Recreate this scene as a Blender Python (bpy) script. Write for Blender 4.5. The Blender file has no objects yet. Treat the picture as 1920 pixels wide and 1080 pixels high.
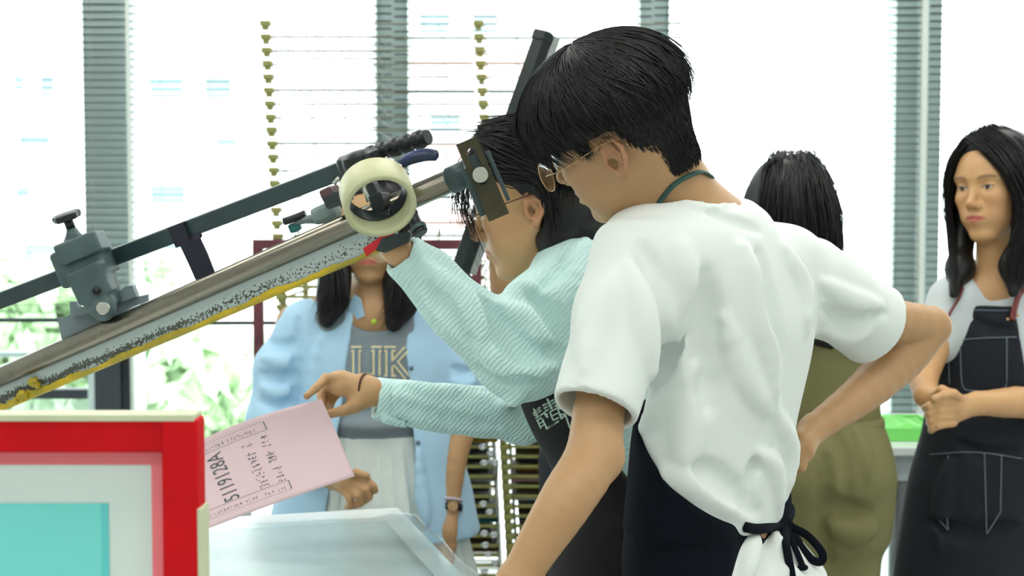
import bpy, bmesh, math, random
import numpy as np
from mathutils import Vector, Matrix

scene = bpy.context.scene
COL = scene.collection
random.seed(7)
RNG = np.random.default_rng(11)

# ------------------------------------------------------------------ camera
F = 1920 * 50.0 / 36.0            # focal length in pixels of the 1920x1080 frame
CAM = np.array([0.0, 0.0, 1.45])
PITCH = math.radians(3.0)         # camera looks slightly down
cam_data = bpy.data.cameras.new('camera')
cam_data.sensor_width = 36.0
cam_data.lens = 50.0
cam_data.clip_start = 0.05
cam_data.clip_end = 300
cam_data.dof.use_dof = True
cam_data.dof.focus_distance = 2.0
cam_data.dof.aperture_fstop = 6.0
cam = bpy.data.objects.new('camera', cam_data)
cam.location = CAM
cam.rotation_euler = (math.pi / 2 - PITCH, 0, 0)
COL.objects.link(cam)
scene.camera = cam

# ------------------------------------------------------------------ view, world, lights
scene.view_settings.view_transform = 'Standard'
scene.view_settings.look = 'None'
scene.view_settings.gamma = 1.0
scene.view_settings.use_curve_mapping = False
scene.view_settings.exposure = 0.0

world = bpy.data.worlds.new('sky')
scene.world = world
world.use_nodes = True
bg = world.node_tree.nodes['Background']
bg.inputs['Color'].default_value = (0.93, 0.98, 1.0, 1)
bg.inputs['Strength'].default_value = 6.0

LAMP_POWER = 8.7                  # each ceiling panel, W
LAMPS = [(-1.5, -0.6), (0.3, -0.6), (2.1, -0.6), (-1.5, 1.0), (0.3, 1.0), (2.1, 1.0),
         (-1.5, 2.6), (0.3, 2.6), (2.1, 2.6), (-1.5, 4.0), (0.3, 4.0), (2.1, 4.0)]
CEIL = 2.9
for lx, ly in LAMPS:
    ld = bpy.data.lights.new('ceiling_panel_light', 'AREA')
    ld.shape = 'RECTANGLE'
    ld.size = 1.1
    ld.size_y = 0.5
    ld.energy = LAMP_POWER
    ld.color = (1.0, 0.985, 0.94)
    lo = bpy.data.objects.new('ceiling_panel_light', ld)
    lo.location = (lx, ly, CEIL - 0.075)
    COL.objects.link(lo)


def P(px, py, Y):
    """World point that lies at depth Y and shows at pixel (px, py) of the 1920x1080 frame."""
    dx = (px - 960.0) / F
    dy = -(py - 540.0) / F
    c, s = math.cos(PITCH), math.sin(PITCH)
    d = np.array([dx, c + dy * s, -s + dy * c])
    return CAM + d * (Y / d[1])


def S(px, Y):
    """Length in metres of px pixels at depth Y."""
    return px * Y / F


def lin(c):
    c = c / 255.0
    return c / 12.92 if c <= 0.04045 else ((c + 0.055) / 1.055) ** 2.4


def rgb(r, g, b):
    return (lin(r), lin(g), lin(b), 1.0)


# ------------------------------------------------------------------ materials
MATS = {}


def mat(name, color, rough=0.6, metal=0.0, spec=0.5, var=0.0, vscale=6.0, color2=None, bump=0.0,
        bscale=40.0, stretch=(1, 1, 1), attr=None, sss=0.0, emit=None, coat=0.0, trans=0.0, alpha=None,
        wave=None, sheen=0.0, detail=4.0, rvar=0.0):
    """Procedural principled material: noise-mixed colour, noise bump, optional wave bump and colour attribute."""
    m = bpy.data.materials.new(name)
    m.use_nodes = True
    nt = m.node_tree
    N, L = nt.nodes, nt.links
    b = N['Principled BSDF']
    b.inputs['Roughness'].default_value = rough
    b.inputs['Metallic'].default_value = metal
    b.inputs['Specular IOR Level'].default_value = spec
    b.inputs['Base Color'].default_value = color
    tc = N.new('ShaderNodeTexCoord')
    mp = N.new('ShaderNodeMapping')
    mp.inputs['Scale'].default_value = stretch
    L.new(tc.outputs['Object'], mp.inputs['Vector'])
    src = None
    if attr:
        a = N.new('ShaderNodeAttribute')
        a.attribute_name = attr
        src = a.outputs['Color']
    if color2 is not None or var > 0:
        nz = N.new('ShaderNodeTexNoise')
        nz.inputs['Scale'].default_value = vscale
        nz.inputs['Detail'].default_value = detail
        L.new(mp.outputs['Vector'], nz.inputs['Vector'])
        if color2 is not None:
            rp = N.new('ShaderNodeValToRGB')
            rp.color_ramp.elements[0].position = 0.38
            rp.color_ramp.elements[1].position = 0.62
            rp.color_ramp.elements[0].color = color
            rp.color_ramp.elements[1].color = color2
            L.new(nz.outputs['Fac'], rp.inputs['Fac'])
            src = rp.outputs['Color']
        else:
            hs = N.new('ShaderNodeHueSaturation')
            mr = N.new('ShaderNodeMapRange')
            mr.inputs['To Min'].default_value = 1 - var
            mr.inputs['To Max'].default_value = 1 + var
            L.new(nz.outputs['Fac'], mr.inputs['Value'])
            L.new(mr.outputs['Result'], hs.inputs['Value'])
            if src is not None:
                L.new(src, hs.inputs['Color'])
            else:
                hs.inputs['Color'].default_value = color
            src = hs.outputs['Color']
        if rvar:
            m2 = N.new('ShaderNodeMapRange')
            m2.inputs['To Min'].default_value = max(0.02, rough - rvar)
            m2.inputs['To Max'].default_value = min(1, rough + rvar)
            L.new(nz.outputs['Fac'], m2.inputs['Value'])
            L.new(m2.outputs['Result'], b.inputs['Roughness'])
    if src is not None:
        L.new(src, b.inputs['Base Color'])
    nrm = None
    if bump:
        n2 = N.new('ShaderNodeTexNoise')
        n2.inputs['Scale'].default_value = bscale
        n2.inputs['Detail'].default_value = 3
        L.new(mp.outputs['Vector'], n2.inputs['Vector'])
        bp = N.new('ShaderNodeBump')
        bp.inputs['Strength'].default_value = bump
        bp.inputs['Distance'].default_value = 0.004
        L.new(n2.outputs['Fac'], bp.inputs['Height'])
        nrm = bp
    if wave:
        wv = N.new('ShaderNodeTexWave')
        wv.wave_type = 'BANDS'
        wv.bands_direction = wave.get('dir', 'X')
        wv.inputs['Scale'].default_value = wave.get('scale', 30)
        wv.inputs['Distortion'].default_value = wave.get('dist', 3)
        wv.inputs['Detail'].default_value = 2
        wm = N.new('ShaderNodeMapping')
        wm.inputs['Rotation'].default_value = wave.get('rot', (0, 0, 0))
        L.new(tc.outputs['Object'], wm.inputs['Vector'])
        L.new(wm.outputs['Vector'], wv.inputs['Vector'])
        bw = N.new('ShaderNodeBump')
        bw.inputs['Strength'].default_value = wave.get('strength', 0.4)
        bw.inputs['Distance'].default_value = wave.get('depth', 0.003)
        L.new(wv.outputs['Fac'], bw.inputs['Height'])
        if nrm:
            L.new(nrm.outputs['Normal'], bw.inputs['Normal'])
        nrm = bw
    if nrm:
        L.new(nrm.outputs['Normal'], b.inputs['Normal'])
    if sss:
        b.inputs['Subsurface Weight'].default_value = sss
        b.inputs['Subsurface Radius'].default_value = (0.012, 0.005, 0.003)
        b.inputs['Subsurface Scale'].default_value = 0.6
    if emit:
        b.inputs['Emission Color'].default_value = emit[0]
        b.inputs['Emission Strength'].default_value = emit[1]
    if coat:
        b.inputs['Coat Weight'].default_value = coat
        b.inputs['Coat Roughness'].default_value = 0.08
    if trans:
        b.inputs['Transmission Weight'].default_value = trans
    if sheen:
        b.inputs['Sheen Weight'].default_value = sheen
    if alpha is not None:
        b.inputs['Alpha'].default_value = alpha
    MATS[name] = m
    return m


def thin_glass(name, tint=(1, 1, 1, 1), gloss=0.08, rough=0.02, edge=0.5):
    """A thin pane: lets light straight through and mirrors a little of it."""
    m = bpy.data.materials.new(name)
    m.use_nodes = True
    nt = m.node_tree
    nt.nodes.clear()
    o = nt.nodes.new('ShaderNodeOutputMaterial')
    mx = nt.nodes.new('ShaderNodeMixShader')
    t = nt.nodes.new('ShaderNodeBsdfTransparent')
    g = nt.nodes.new('ShaderNodeBsdfGlossy')
    g.inputs['Roughness'].default_value = rough
    t.inputs['Color'].default_value = tint
    lw = nt.nodes.new('ShaderNodeLayerWeight')
    lw.inputs['Blend'].default_value = 0.25
    ml = nt.nodes.new('ShaderNodeMath')
    ml.operation = 'MULTIPLY_ADD'
    ml.inputs[1].default_value = edge
    ml.inputs[2].default_value = gloss
    nt.links.new(lw.outputs['Fresnel'], ml.inputs[0])
    nt.links.new(ml.outputs[0], mx.inputs['Fac'])
    nt.links.new(t.outputs[0], mx.inputs[1])
    nt.links.new(g.outputs[0], mx.inputs[2])
    nt.links.new(mx.outputs[0], o.inputs['Surface'])
    return m


# ------------------------------------------------------------------ object helpers
def tag(o, label=None, cat=None, group=None, kind=None):
    if label: o['label'] = label
    if cat: o['category'] = cat
    if group: o['group'] = group
    if kind: o['kind'] = kind
    return o


def empty(name, loc, label=None, cat=None, group=None, kind=None):
    o = bpy.data.objects.new(name, None)
    o.empty_display_size = 0.05
    o.location = Vector([float(v) for v in loc])
    COL.objects.link(o)
    return tag(o, label, cat, group, kind)


def put(o, parent=None, kind=None):
    COL.objects.link(o)
    if parent is not None:
        o.parent = parent
        base = parent
        off = Vector((0, 0, 0))
        while base is not None:
            off += base.location
            base = base.parent
        o.location = o.location - off
    if kind:
        o['kind'] = kind
    return o


def mesh_obj(name, verts, faces, material, parent=None, smooth=True, kind=None):
    """Object from vertices in world space; its origin is moved to the parent's base."""
    me = bpy.data.meshes.new(name)
    verts = np.asarray(verts, dtype=np.float64)
    c = verts.mean(axis=0)
    if isinstance(faces, np.ndarray):
        nf, k = faces.shape
        me.vertices.add(len(verts))
        me.vertices.foreach_set('co', (verts - c).astype(np.float32).ravel())
        me.loops.add(nf * k)
        me.loops.foreach_set('vertex_index', faces.astype(np.int32).ravel())
        me.polygons.add(nf)
        me.polygons.foreach_set('loop_start', np.arange(0, nf * k, k, dtype=np.int32))
        me.polygons.foreach_set('loop_total', np.full(nf, k, dtype=np.int32))
        me.update(calc_edges=True)
        me.validate()
    else:
        me.from_pydata([tuple(v) for v in (verts - c)], [], [tuple(f) for f in faces])
        me.update()
    me.polygons.foreach_set('use_smooth', np.full(len(me.polygons), bool(smooth)))
    if isinstance(material, (list, tuple)):
        for m_ in material:
            me.materials.append(m_)
    else:
        me.materials.append(material)
    o = bpy.data.objects.new(name, me)
    o.location = Vector([float(v) for v in c])
    return put(o, parent, kind)


class MB:
    """Collects shapes in world space and links them as one mesh object."""

    def __init__(self):
        self.v, self.f, self.n = [], [], 0

    def add(self, verts, faces):
        verts = [np.asarray(v, float) for v in verts]
        self.v += verts
        self.f += [tuple(int(i) + self.n for i in f) for f in faces]
        self.n += len(verts)
        return self

    def box(self, c, size, R=None, bev=0.0):
        """Box with chamfered edges."""
        c = np.asarray(c, float)
        hx, hy, hz = [s / 2 for s in size]
        R = np.eye(3) if R is None else np.asarray(R)
        b = min(bev, hx * .9, hy * .9, hz * .9)
        if b <= 0:
            vs = [(x, y, z) for x in (-hx, hx) for y in (-hy, hy) for z in (-hz, hz)]
            fs = [(0, 1, 3, 2), (4, 6, 7, 5), (0, 4, 5, 1), (2, 3, 7, 6), (0, 2, 6, 4), (1, 5, 7, 3)]
            return self.add([c + R @ np.array(v) for v in vs], fs)
        bm = bmesh.new()
        bmesh.ops.create_cube(bm, size=1)
        for v in bm.verts:
            v.co = Vector((v.co.x * 2 * hx, v.co.y * 2 * hy, v.co.z * 2 * hz))
        bmesh.ops.bevel(bm, geom=list(bm.edges), offset=b, segments=2, affect='EDGES', profile=0.5)
        bm.verts.index_update()
        vs = [c + R @ np.array(v.co) for v in bm.verts]
        fs = [[v.index for v in f.verts] for f in bm.faces]
        bm.free()
        return self.add(vs, fs)

    def tube(self, pts, rad, seg=12, caps=True, closed=False, flat=None, up=None):
        """Tube along points; rad is one radius or one per point; flat=(s1,s2) squashes the section."""
        pts = [np.asarray(p, float) for p in pts]
        n = len(pts)
        rad = [rad] * n if np.isscalar(rad) else list(rad)
        if up is None:
            up = np.array([0.13, 0.31, 1.0])
        vs, prev = [], None
        for i, p in enumerate(pts):
            if closed:
                t = pts[(i + 1) % n] - pts[i - 1]
            else:
                t = pts[min(i + 1, n - 1)] - pts[max(i - 1, 0)]
            t = t / (np.linalg.norm(t) + 1e-12)
            if prev is None:
                a = np.cross(t, up)
                if np.linalg.norm(a) < 1e-3:
                    a = np.cross(t, np.array([1.0, 0, 0]))
            else:
                a = prev - t * (prev @ t)
            a = a / (np.linalg.norm(a) + 1e-12)
            prev = a
            b = np.cross(t, a)
            s1, s2 = flat if flat else (1, 1)
            for k in range(seg):
                w = 2 * math.pi * k / seg
                vs.append(p + rad[i] * (a * math.cos(w) * s1 + b * math.sin(w) * s2))
        fs = []
        m = n if closed else n - 1
        for i in range(m):
            for k in range(seg):
                j = (i + 1) % n
                fs.append((i * seg + k, i * seg + (k + 1) % seg, j * seg + (k + 1) % seg, j * seg + k))
        if caps and not closed:
            fs.append(tuple(range(seg))[::-1])
            fs.append(tuple((n - 1) * seg + k for k in range(seg)))
        return self.add(vs, fs)

    def cyl(self, a, b, r, seg=24, bev=0.0):
        a, b = np.asarray(a, float), np.asarray(b, float)
        if bev:
            t = (b - a) / np.linalg.norm(b - a)
            return self.tube([a, a + t * bev * .01, a + t * bev, b - t * bev, b - t * bev * .01, b],
                             [r - bev, r - bev * .8, r, r, r - bev * .8, r - bev], seg)
        return self.tube([a, b], r, seg)

    def prism(self, poly, ex):
        """Extrude a planar polygon (world points) by vector ex."""
        poly = [np.asarray(p, float) for p in poly]
        n = len(poly)
        ex = np.asarray(ex, float)
        fs = [tuple(range(n))[::-1], tuple(range(n, 2 * n))]
        fs += [(i, (i + 1) % n, n + (i + 1) % n, n + i) for i in range(n)]
        return self.add(poly + [p + ex for p in poly], fs)

    def sheet(self, grid, thick=0.0, nrm=None):
        """Surface from a grid (rows x cols x 3); with thickness it becomes a closed slab."""
        g = np.asarray(grid, float)
        r, c = g.shape[:2]
        fs = [(i * c + j, i * c + j + 1, (i + 1) * c + j + 1, (i + 1) * c + j) for i in range(r - 1) for j in range(c - 1)]
        v = [p for p in g.reshape(-1, 3)]
        if thick:
            if nrm is None:
                du = np.gradient(g, axis=1)
                dv = np.gradient(g, axis=0)
                nn = np.cross(du, dv)
                nn /= np.linalg.norm(nn, axis=2, keepdims=True) + 1e-12
            else:
                nn = np.broadcast_to(np.asarray(nrm, float), g.shape)
            v += [p for p in (g + nn * thick).reshape(-1, 3)]
            n = r * c
            fs = [f[::-1] for f in fs] + [tuple(i + n for i in f) for f in fs]
            loop = [j for j in range(c)] + [i * c + c - 1 for i in range(1, r)] + \
                   [(r - 1) * c + j for j in range(c - 2, -1, -1)] + [i * c for i in range(r - 2, 0, -1)]
            for a, b in zip(loop, loop[1:] + loop[:1]):
                fs.append((a, b, b + n, a + n))
        return self.add(v, fs)

    def build(self, name, material, parent=None, smooth=False, kind=None, angle=40):
        o = mesh_obj(name, self.v, self.f, material, parent, smooth, kind)
        if smooth == 'auto':
            o.data.polygons.foreach_set('use_smooth', np.ones(len(o.data.polygons), bool))
            o.data.set_sharp_from_angle(angle=math.radians(angle))
        return o


def frame_from(x, z):
    """3x3 matrix whose first column follows x and third column is close to z."""
    x = np.asarray(x, float); x = x / np.linalg.norm(x)
    z = np.asarray(z, float); z = z - x * (z @ x); z = z / np.linalg.norm(z)
    y = np.cross(z, x)
    return np.stack([x, y, z], axis=1)


def smoothpath(pts, n=8):
    """Catmull-Rom through points (last axis any size)."""
    p = np.asarray(pts, float)
    p = np.vstack([2 * p[0] - p[1], p, 2 * p[-1] - p[-2]])
    out = []
    for i in range(1, len(p) - 2):
        for k in range(n):
            t = k / n
            out.append(0.5 * ((2 * p[i]) + (-p[i - 1] + p[i + 1]) * t + (2 * p[i - 1] - 5 * p[i] + 4 * p[i + 1] - p[i + 2]) * t * t
                              + (-p[i - 1] + 3 * p[i] - 3 * p[i + 1] + p[i + 2]) * t ** 3))
    out.append(p[-2])
    return np.array(out)
# ------------------------------------------------------------------ smooth solid modelling for bodies and clothes
# A solid is a list of (op, k, fn); op 'u' joins smoothly, 's' carves smoothly, 'd' pushes the surface, 'i' intersects.
f32 = np.float32


def _v(a):
    return np.asarray(a, dtype=f32)


def cap(a, b, ra, rb=None, squash=None):
    """Tapered capsule; squash=(direction, s) flattens it along a direction."""
    rb = ra if rb is None else rb
    a, b = _v(a), _v(b)
    n = None
    if squash is not None:
        n = _v(squash[0]); n = n / np.linalg.norm(n); s = f32(squash[1])
    ab = b - a
    if n is not None:
        ab = ab + n * ((ab @ n) * (1 / s - 1))
    L2 = f32(ab @ ab + 1e-12)

    def f(p):
        pa = p - a
        if n is not None:
            pa = pa + n * ((pa @ n) * (1 / s - 1))[..., None]
        t = np.clip((pa @ ab) / L2, 0, 1)
        q = pa - t[..., None] * ab
        d = np.sqrt(np.einsum('...i,...i->...', q, q)) - (f32(ra) + f32(rb - ra) * t)
        return d if n is None else d * f32((1 + s) / 2)
    r = max(ra, rb)
    f.bb = (np.minimum(a, b) - r, np.maximum(a, b) + r)
    return f


def ell(c, r, R=None):
    c, r = _v(c), _v(r)
    R = np.eye(3, dtype=f32) if R is None else _v(R)

    def f(p):
        q = (p - c) @ R
        a = q / r
        k0 = np.sqrt(np.einsum('...i,...i->...', a, a))
        b = a / r
        k1 = np.sqrt(np.einsum('...i,...i->...', b, b)) + f32(1e-6)
        return k0 * (k0 - 1) / k1
    m = float(max(r))
    f.bb = (c - m, c + m)
    return f


def loft(stations, axis=(0, 0, 1), side=(1, 0, 0), n=2.0, rnd=0.0):
    """Solid along an axis. stations: (centre xyz, r_side, r_other). Sections are super-ellipses."""
    az = _v(axis); az = az / np.linalg.norm(az)
    sx = _v(side); sx = sx - az * (sx @ az); sx = sx / np.linalg.norm(sx)
    sy = np.cross(az, sx)
    C = np.array([s[0] for s in stations], dtype=np.float64)
    t = C @ az
    o = np.argsort(t)
    t, C = t[o], C[o]
    cx, cy = C @ sx, C @ sy
    r1 = np.array([stations[i][1] for i in o]); r2 = np.array([stations[i][2] for i in o])
    # resample smoothly so that the wall has no kinks
    tt = np.linspace(t[0], t[-1], 64)

    def sm(y):
        yy = np.interp(tt, t, y)
        k = np.array([1, 2, 3, 2, 1.]) / 9
        for _ in range(4):
            yp = np.concatenate([[2 * yy[0] - yy[2], 2 * yy[0] - yy[1]], yy, [2 * yy[-1] - yy[-2], 2 * yy[-1] - yy[-3]]])
            yy = np.convolve(yp, k, 'valid')
        return yy.astype(f32)
    cx, cy, r1, r2 = sm(cx), sm(cy), sm(r1), sm(r2)
    ttf = tt.astype(f32)
    sl = np.maximum(np.abs(np.gradient(r1, tt)), np.abs(np.gradient(r2, tt))) + np.hypot(np.gradient(cx, tt), np.gradient(cy, tt))
    sl = np.array([sl[max(0, i - 3):i + 4].max() for i in range(len(sl))])
    lip = (1 / np.sqrt(1 + sl ** 2)).astype(f32)

    def f(p):
        h = p @ az
        hc = np.clip(h, ttf[0], ttf[-1])
        a = p @ sx - np.interp(hc, ttf, cx).astype(f32)
        b = p @ sy - np.interp(hc, ttf, cy).astype(f32)
        A = np.interp(hc, ttf, r1).astype(f32); B = np.interp(hc, ttf, r2).astype(f32)
        u, v = np.abs(a) / A, np.abs(b) / B
        if n == 2.0:
            k0 = np.sqrt(u * u + v * v)
            k1 = np.sqrt((u / A) ** 2 + (v / B) ** 2) + f32(1e-6)
            d = np.where(k0 < 0.2, (k0 - 1) * np.minimum(A, B), k0 * (k0 - 1) / k1)
        else:
            k0 = (u ** n + v ** n) ** (1.0 / n)
            d = (k0 - 1) * np.minimum(A, B)
        d = d * np.interp(hc, ttf, lip).astype(f32)
        e = np.maximum(ttf[0] - h, h - ttf[-1])
        if rnd:
            d2, e2 = d + f32(rnd), e + f32(rnd)
            return np.minimum(np.maximum(d2, e2), 0) + np.sqrt(np.maximum(d2, 0) ** 2 + np.maximum(e2, 0) ** 2) - f32(rnd)
        return np.maximum(d, e)
    m = float(max(r1.max(), r2.max()))
    f.bb = (C.min(0) - m, C.max(0) + m)
    return f


def halfspace(c, nrm):
    """Solid on the side the normal points away from."""
    c, nrm = _v(c), _v(nrm)
    nrm = nrm / np.linalg.norm(nrm)

    def f(p):
        return (p - c) @ nrm
    f.bb = None
    return f


def rbox(c, half, R=None, r=0.0):
    c, half = _v(c), _v(half)
    R = np.eye(3, dtype=f32) if R is None else _v(R)

    def f(p):
        q = np.abs((p - c) @ R) - (half - f32(r))
        return np.sqrt((np.maximum(q, 0) ** 2).sum(-1)) + np.minimum(q.max(-1), 0) - f32(r)
    m = float(np.linalg.norm(half))
    f.bb = (c - m, c + m)
    return f


def polyprism(poly, ex=(0, 1, 0), half=9.0):
    """Polygon (world points) extended both ways along ex."""
    q = np.asarray(poly, float)
    e = np.asarray(ex, float); e = e / np.linalg.norm(e)
    a = q[1] - q[0]; a = a - e * (a @ e); a /= np.linalg.norm(a)
    b = np.cross(e, a)
    c = q.mean(0)
    pa, pb = _v((q - c) @ a), _v((q - c) @ b)
    a_, b_, e_, c_ = _v(a), _v(b), _v(e), _v(c)

    def f(p):
        r = p - c_
        x, y, h = r @ a_, r @ b_, r @ e_
        d = np.full(x.shape, 1e6, dtype=f32)
        s = np.ones(x.shape, dtype=f32)
        n = len(pa)
        for i in range(n):
            j = i - 1
            ex_, ey_ = pa[j] - pa[i], pb[j] - pb[i]
            wx, wy = x - pa[i], y - pb[i]
            t = np.clip((wx * ex_ + wy * ey_) / (ex_ * ex_ + ey_ * ey_), 0, 1)
            d = np.minimum(d, (wx - ex_ * t) ** 2 + (wy - ey_ * t) ** 2)
            c1, c2, c3 = y >= pb[i], y < pb[j], ex_ * wy > ey_ * wx
            fl = (c1 & c2 & c3) | (~c1 & ~c2 & ~c3)
            s = np.where(fl, -s, s)
        return np.maximum(s * np.sqrt(d), np.abs(h) - f32(half))
    m = float(np.abs(q - c).max()) + half
    f.bb = (c - m, c + m)
    return f


def chain(pts, rads, squash=None, k=0.01):
    """Joined tapered capsules along points."""
    return [('u', k, cap(pts[i], pts[i + 1], rads[i], rads[i + 1], squash)) for i in range(len(pts) - 1)]


def combine(D, op, k, d):
    if op == 'd':
        return D + d
    if op == 'u':
        if k <= 0:
            return np.minimum(D, d)
        h = np.maximum(k - np.abs(D - d), 0) / f32(k)
        return np.minimum(D, d) - h * h * f32(k * 0.25)
    if op == 's':
        d = -d
    if k <= 0:
        return np.maximum(D, d)
    h = np.maximum(k - np.abs(D - d), 0) / f32(k)
    return np.maximum(D, d) + h * h * f32(k * 0.25)


def sdf_eval(prims, p):
    p = np.asarray(p, dtype=f32)
    D = np.full(p.shape[:-1], 9.0, dtype=f32)
    for op, k, fn in prims:
        D = combine(D, op, k, fn(p))
    return D


def as_prim(prims):
    """A whole solid used as one shape inside another."""
    def f(p):
        return sdf_eval(prims, p)
    bbs = [q[2].bb for q in prims if q[0] == 'u' and q[2].bb is not None]
    f.bb = (np.min([b[0] for b in bbs], 0), np.max([b[1] for b in bbs], 0))
    return f


def grown(prims, d):
    g = as_prim(prims)

    def f(p):
        return g(p) - f32(d)
    f.bb = (g.bb[0] - d, g.bb[1] + d)
    return f


def _eval_blocks(prims, pts, centres, R):
    """Evaluate on (nb, m, 3) points, skipping shapes too far from a block."""
    nb, m = pts.shape[:2]
    D = np.full((nb, m), 9.0, dtype=f32)
    kmax = max([q[1] for q in prims])
    for op, k, fn in prims:
        if op == 'd':
            D = D + fn(pts)
            continue
        if op == 'i':
            D = combine(D, op, k, fn(pts))
            continue
        dc = fn(centres)
        idx = np.nonzero(dc < 1.5 * kmax + .01 + 3.2 * R)[0]
        if len(idx) == 0:
            continue
        if len(idx) == nb:
            D = combine(D, op, k, fn(pts))
        else:
            D[idx] = combine(D[idx], op, k, fn(pts[idx]))
    return D


def sdf_mesh(prims, h, clip=None):
    """Surface-nets mesh of a solid on a sparse grid of step h."""
    bbs = [q[2].bb for q in prims if q[0] == 'u' and q[2].bb is not None]
    lo = np.min([b[0] for b in bbs], 0).astype(np.float64) - 3 * h
    hi = np.max([b[1] for b in bbs], 0).astype(np.float64) + 3 * h
    if clip is not None:
        lo, hi = np.maximum(lo, clip[0]), np.minimum(hi, clip[1])
    B0 = 16
    nbl = np.ceil((hi - lo) / (B0 * h)).astype(int) + 1
    gi = np.stack(np.meshgrid(*[np.arange(n) for n in nbl], indexing='ij'), -1).reshape(-1, 3)
    cen = (lo + (gi + 0.5) * B0 * h).astype(f32)
    d = sdf_eval(prims, cen)
    keep = np.abs(d) < B0 * h * 1.9
    gi = gi[keep] * B0
    for Bn in (4,):
        sub = np.stack(np.meshgrid(*[np.arange(B0 // Bn)] * 3, indexing='ij'), -1).reshape(-1, 3) * Bn
        pos = gi[:, None, :] + sub[None]
        pts = (lo + (pos + Bn / 2) * h).astype(f32)
        cc = (lo + (gi + B0 / 2) * h).astype(f32)
        d = _eval_blocks(prims, pts, cc, B0 * h * 0.87)
        gi = pos[np.abs(d) < Bn * h * 2.4]
    o5 = np.stack(np.meshgrid(*[np.arange(5)] * 3, indexing='ij'), -1).reshape(-1, 3)
    allid, allpos, allval = [], [], []
    NX = (nbl * B0 + 8).astype(np.int64)
    cell_ids, cell_v, edges = [], [], []
    CH = 12000
    co = np.array([[(i >> 2) & 1, (i >> 1) & 1, i & 1] for i in range(8)])
    ed = [(a, b) for a in range(8) for b in range(a + 1, 8) if bin(a ^ b).count('1') == 1]
    quads = {0: [], 1: [], 2: []}
    for s in range(0, len(gi), CH):
        g = gi[s:s + CH]
        pts = (lo + (g[:, None, :] + o5[None]) * h).astype(f32)
        D = _eval_blocks(prims, pts, (lo + (g + 2) * h).astype(f32), 4 * h * 0.87).reshape(-1, 5, 5, 5)
        inside = D < 0
        cs = [inside[:, c[0]:c[0] + 4, c[1]:c[1] + 4, c[2]:c[2] + 4] for c in co]
        cnt = sum(c.astype(np.int8) for c in cs)
        act = (cnt > 0) & (cnt < 8)
        bi, x, y, z = np.nonzero(act)
        if len(bi) == 0:
            continue
        base = g[bi] + np.stack([x, y, z], -1)
        vals = np.stack([D[bi, x + c[0], y + c[1], z + c[2]] for c in co], -1).astype(np.float64)
        acc = np.zeros((len(bi), 3)); w = np.zeros(len(bi))
        for a, b in ed:
            va, vb = vals[:, a], vals[:, b]
            m = (va < 0) != (vb < 0)
            t = np.where(m, va / np.where(m, va - vb, 1), 0)
            pt = co[a] + (co[b] - co[a]) * t[:, None]
            acc += pt * m[:, None]; w += m
        cell_v.append(lo + (base + acc / w[:, None]) * h)
        cell_ids.append((base[:, 0] * NX[1] + base[:, 1]) * NX[2] + base[:, 2])
        for ax in range(3):
            c1 = [0, 0, 0]; c1[ax] = 1
            a = inside[bi, x, y, z]
            b = inside[bi, x + c1[0], y + c1[1], z + c1[2]]
            m = a != b
            quads[ax].append((base[m], a[m]))
    ids = np.concatenate(cell_ids); V = np.concatenate(cell_v)
    ids, first = np.unique(ids, return_index=True)
    V = V[first]
    faces = []
    for ax in range(3):
        bs = np.concatenate([q[0] for q in quads[ax]]); fl = np.concatenate([q[1] for q in quads[ax]])
        u, v = (ax + 1) % 3, (ax + 2) % 3
        idx = []
        ok = np.ones(len(bs), bool)
        for du, dv in ((0, 0), (-1, 0), (-1, -1), (0, -1)):
            q = bs.copy(); q[:, u] += du; q[:, v] += dv
            i = (q[:, 0] * NX[1] + q[:, 1]) * NX[2] + q[:, 2]
            j = np.clip(np.searchsorted(ids, i), 0, len(ids) - 1)
            ok &= ids[j] == i
            idx.append(j)
        Q = np.stack(idx, -1)
        Q = np.where(fl[:, None], Q, Q[:, ::-1])
        faces.append(Q[ok])
    return V, np.concatenate(faces)


def relax(V, Fq, it=2, lam=0.5):
    """Light Laplacian smoothing of a quad mesh."""
    e = np.concatenate([Fq[:, [0, 1]], Fq[:, [1, 2]], Fq[:, [2, 3]], Fq[:, [3, 0]]])
    for _ in range(it):
        acc = np.zeros_like(V); n = np.zeros(len(V))
        for k in range(3):
            acc[:, k] = np.bincount(e[:, 0], V[e[:, 1], k], len(V)) + np.bincount(e[:, 1], V[e[:, 0], k], len(V))
        n = np.bincount(e[:, 0], minlength=len(V)) + np.bincount(e[:, 1], minlength=len(V))
        V = V + lam * (acc / np.maximum(n, 1)[:, None] - V)
    return V


def solid(name, prims, h, material, parent=None, it=1, color=None, clip=None, kind=None):
    V, Fq = sdf_mesh(prims, h, clip)
    if it:
        V = relax(V, Fq, it)
    o = mesh_obj(name, V, Fq, material, parent, True, kind)
    if color is not None:
        C = np.ones((len(V), 4), dtype=f32)
        C[:, :3] = color(V.astype(f32))
        at = o.data.color_attributes.new('tone', 'FLOAT_COLOR', 'POINT')
        at.data.foreach_set('color', C.ravel())
    return o


def hit(prims, px, py, y0, y1, n=160):
    """First point of a solid met along the line of sight through a pixel, None if missed."""
    a, b = P(px, py, y0), P(px, py, y1)
    t = np.linspace(0, 1, n)[:, None]
    pts = a + (b - a) * t
    d = sdf_eval(prims, pts)
    i = np.nonzero(d < 0)[0]
    if len(i) == 0:
        return None
    j = i[0]
    if j == 0:
        return pts[0]
    w = d[j - 1] / (d[j - 1] - d[j])
    return pts[j - 1] + (pts[j] - pts[j - 1]) * w


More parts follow.
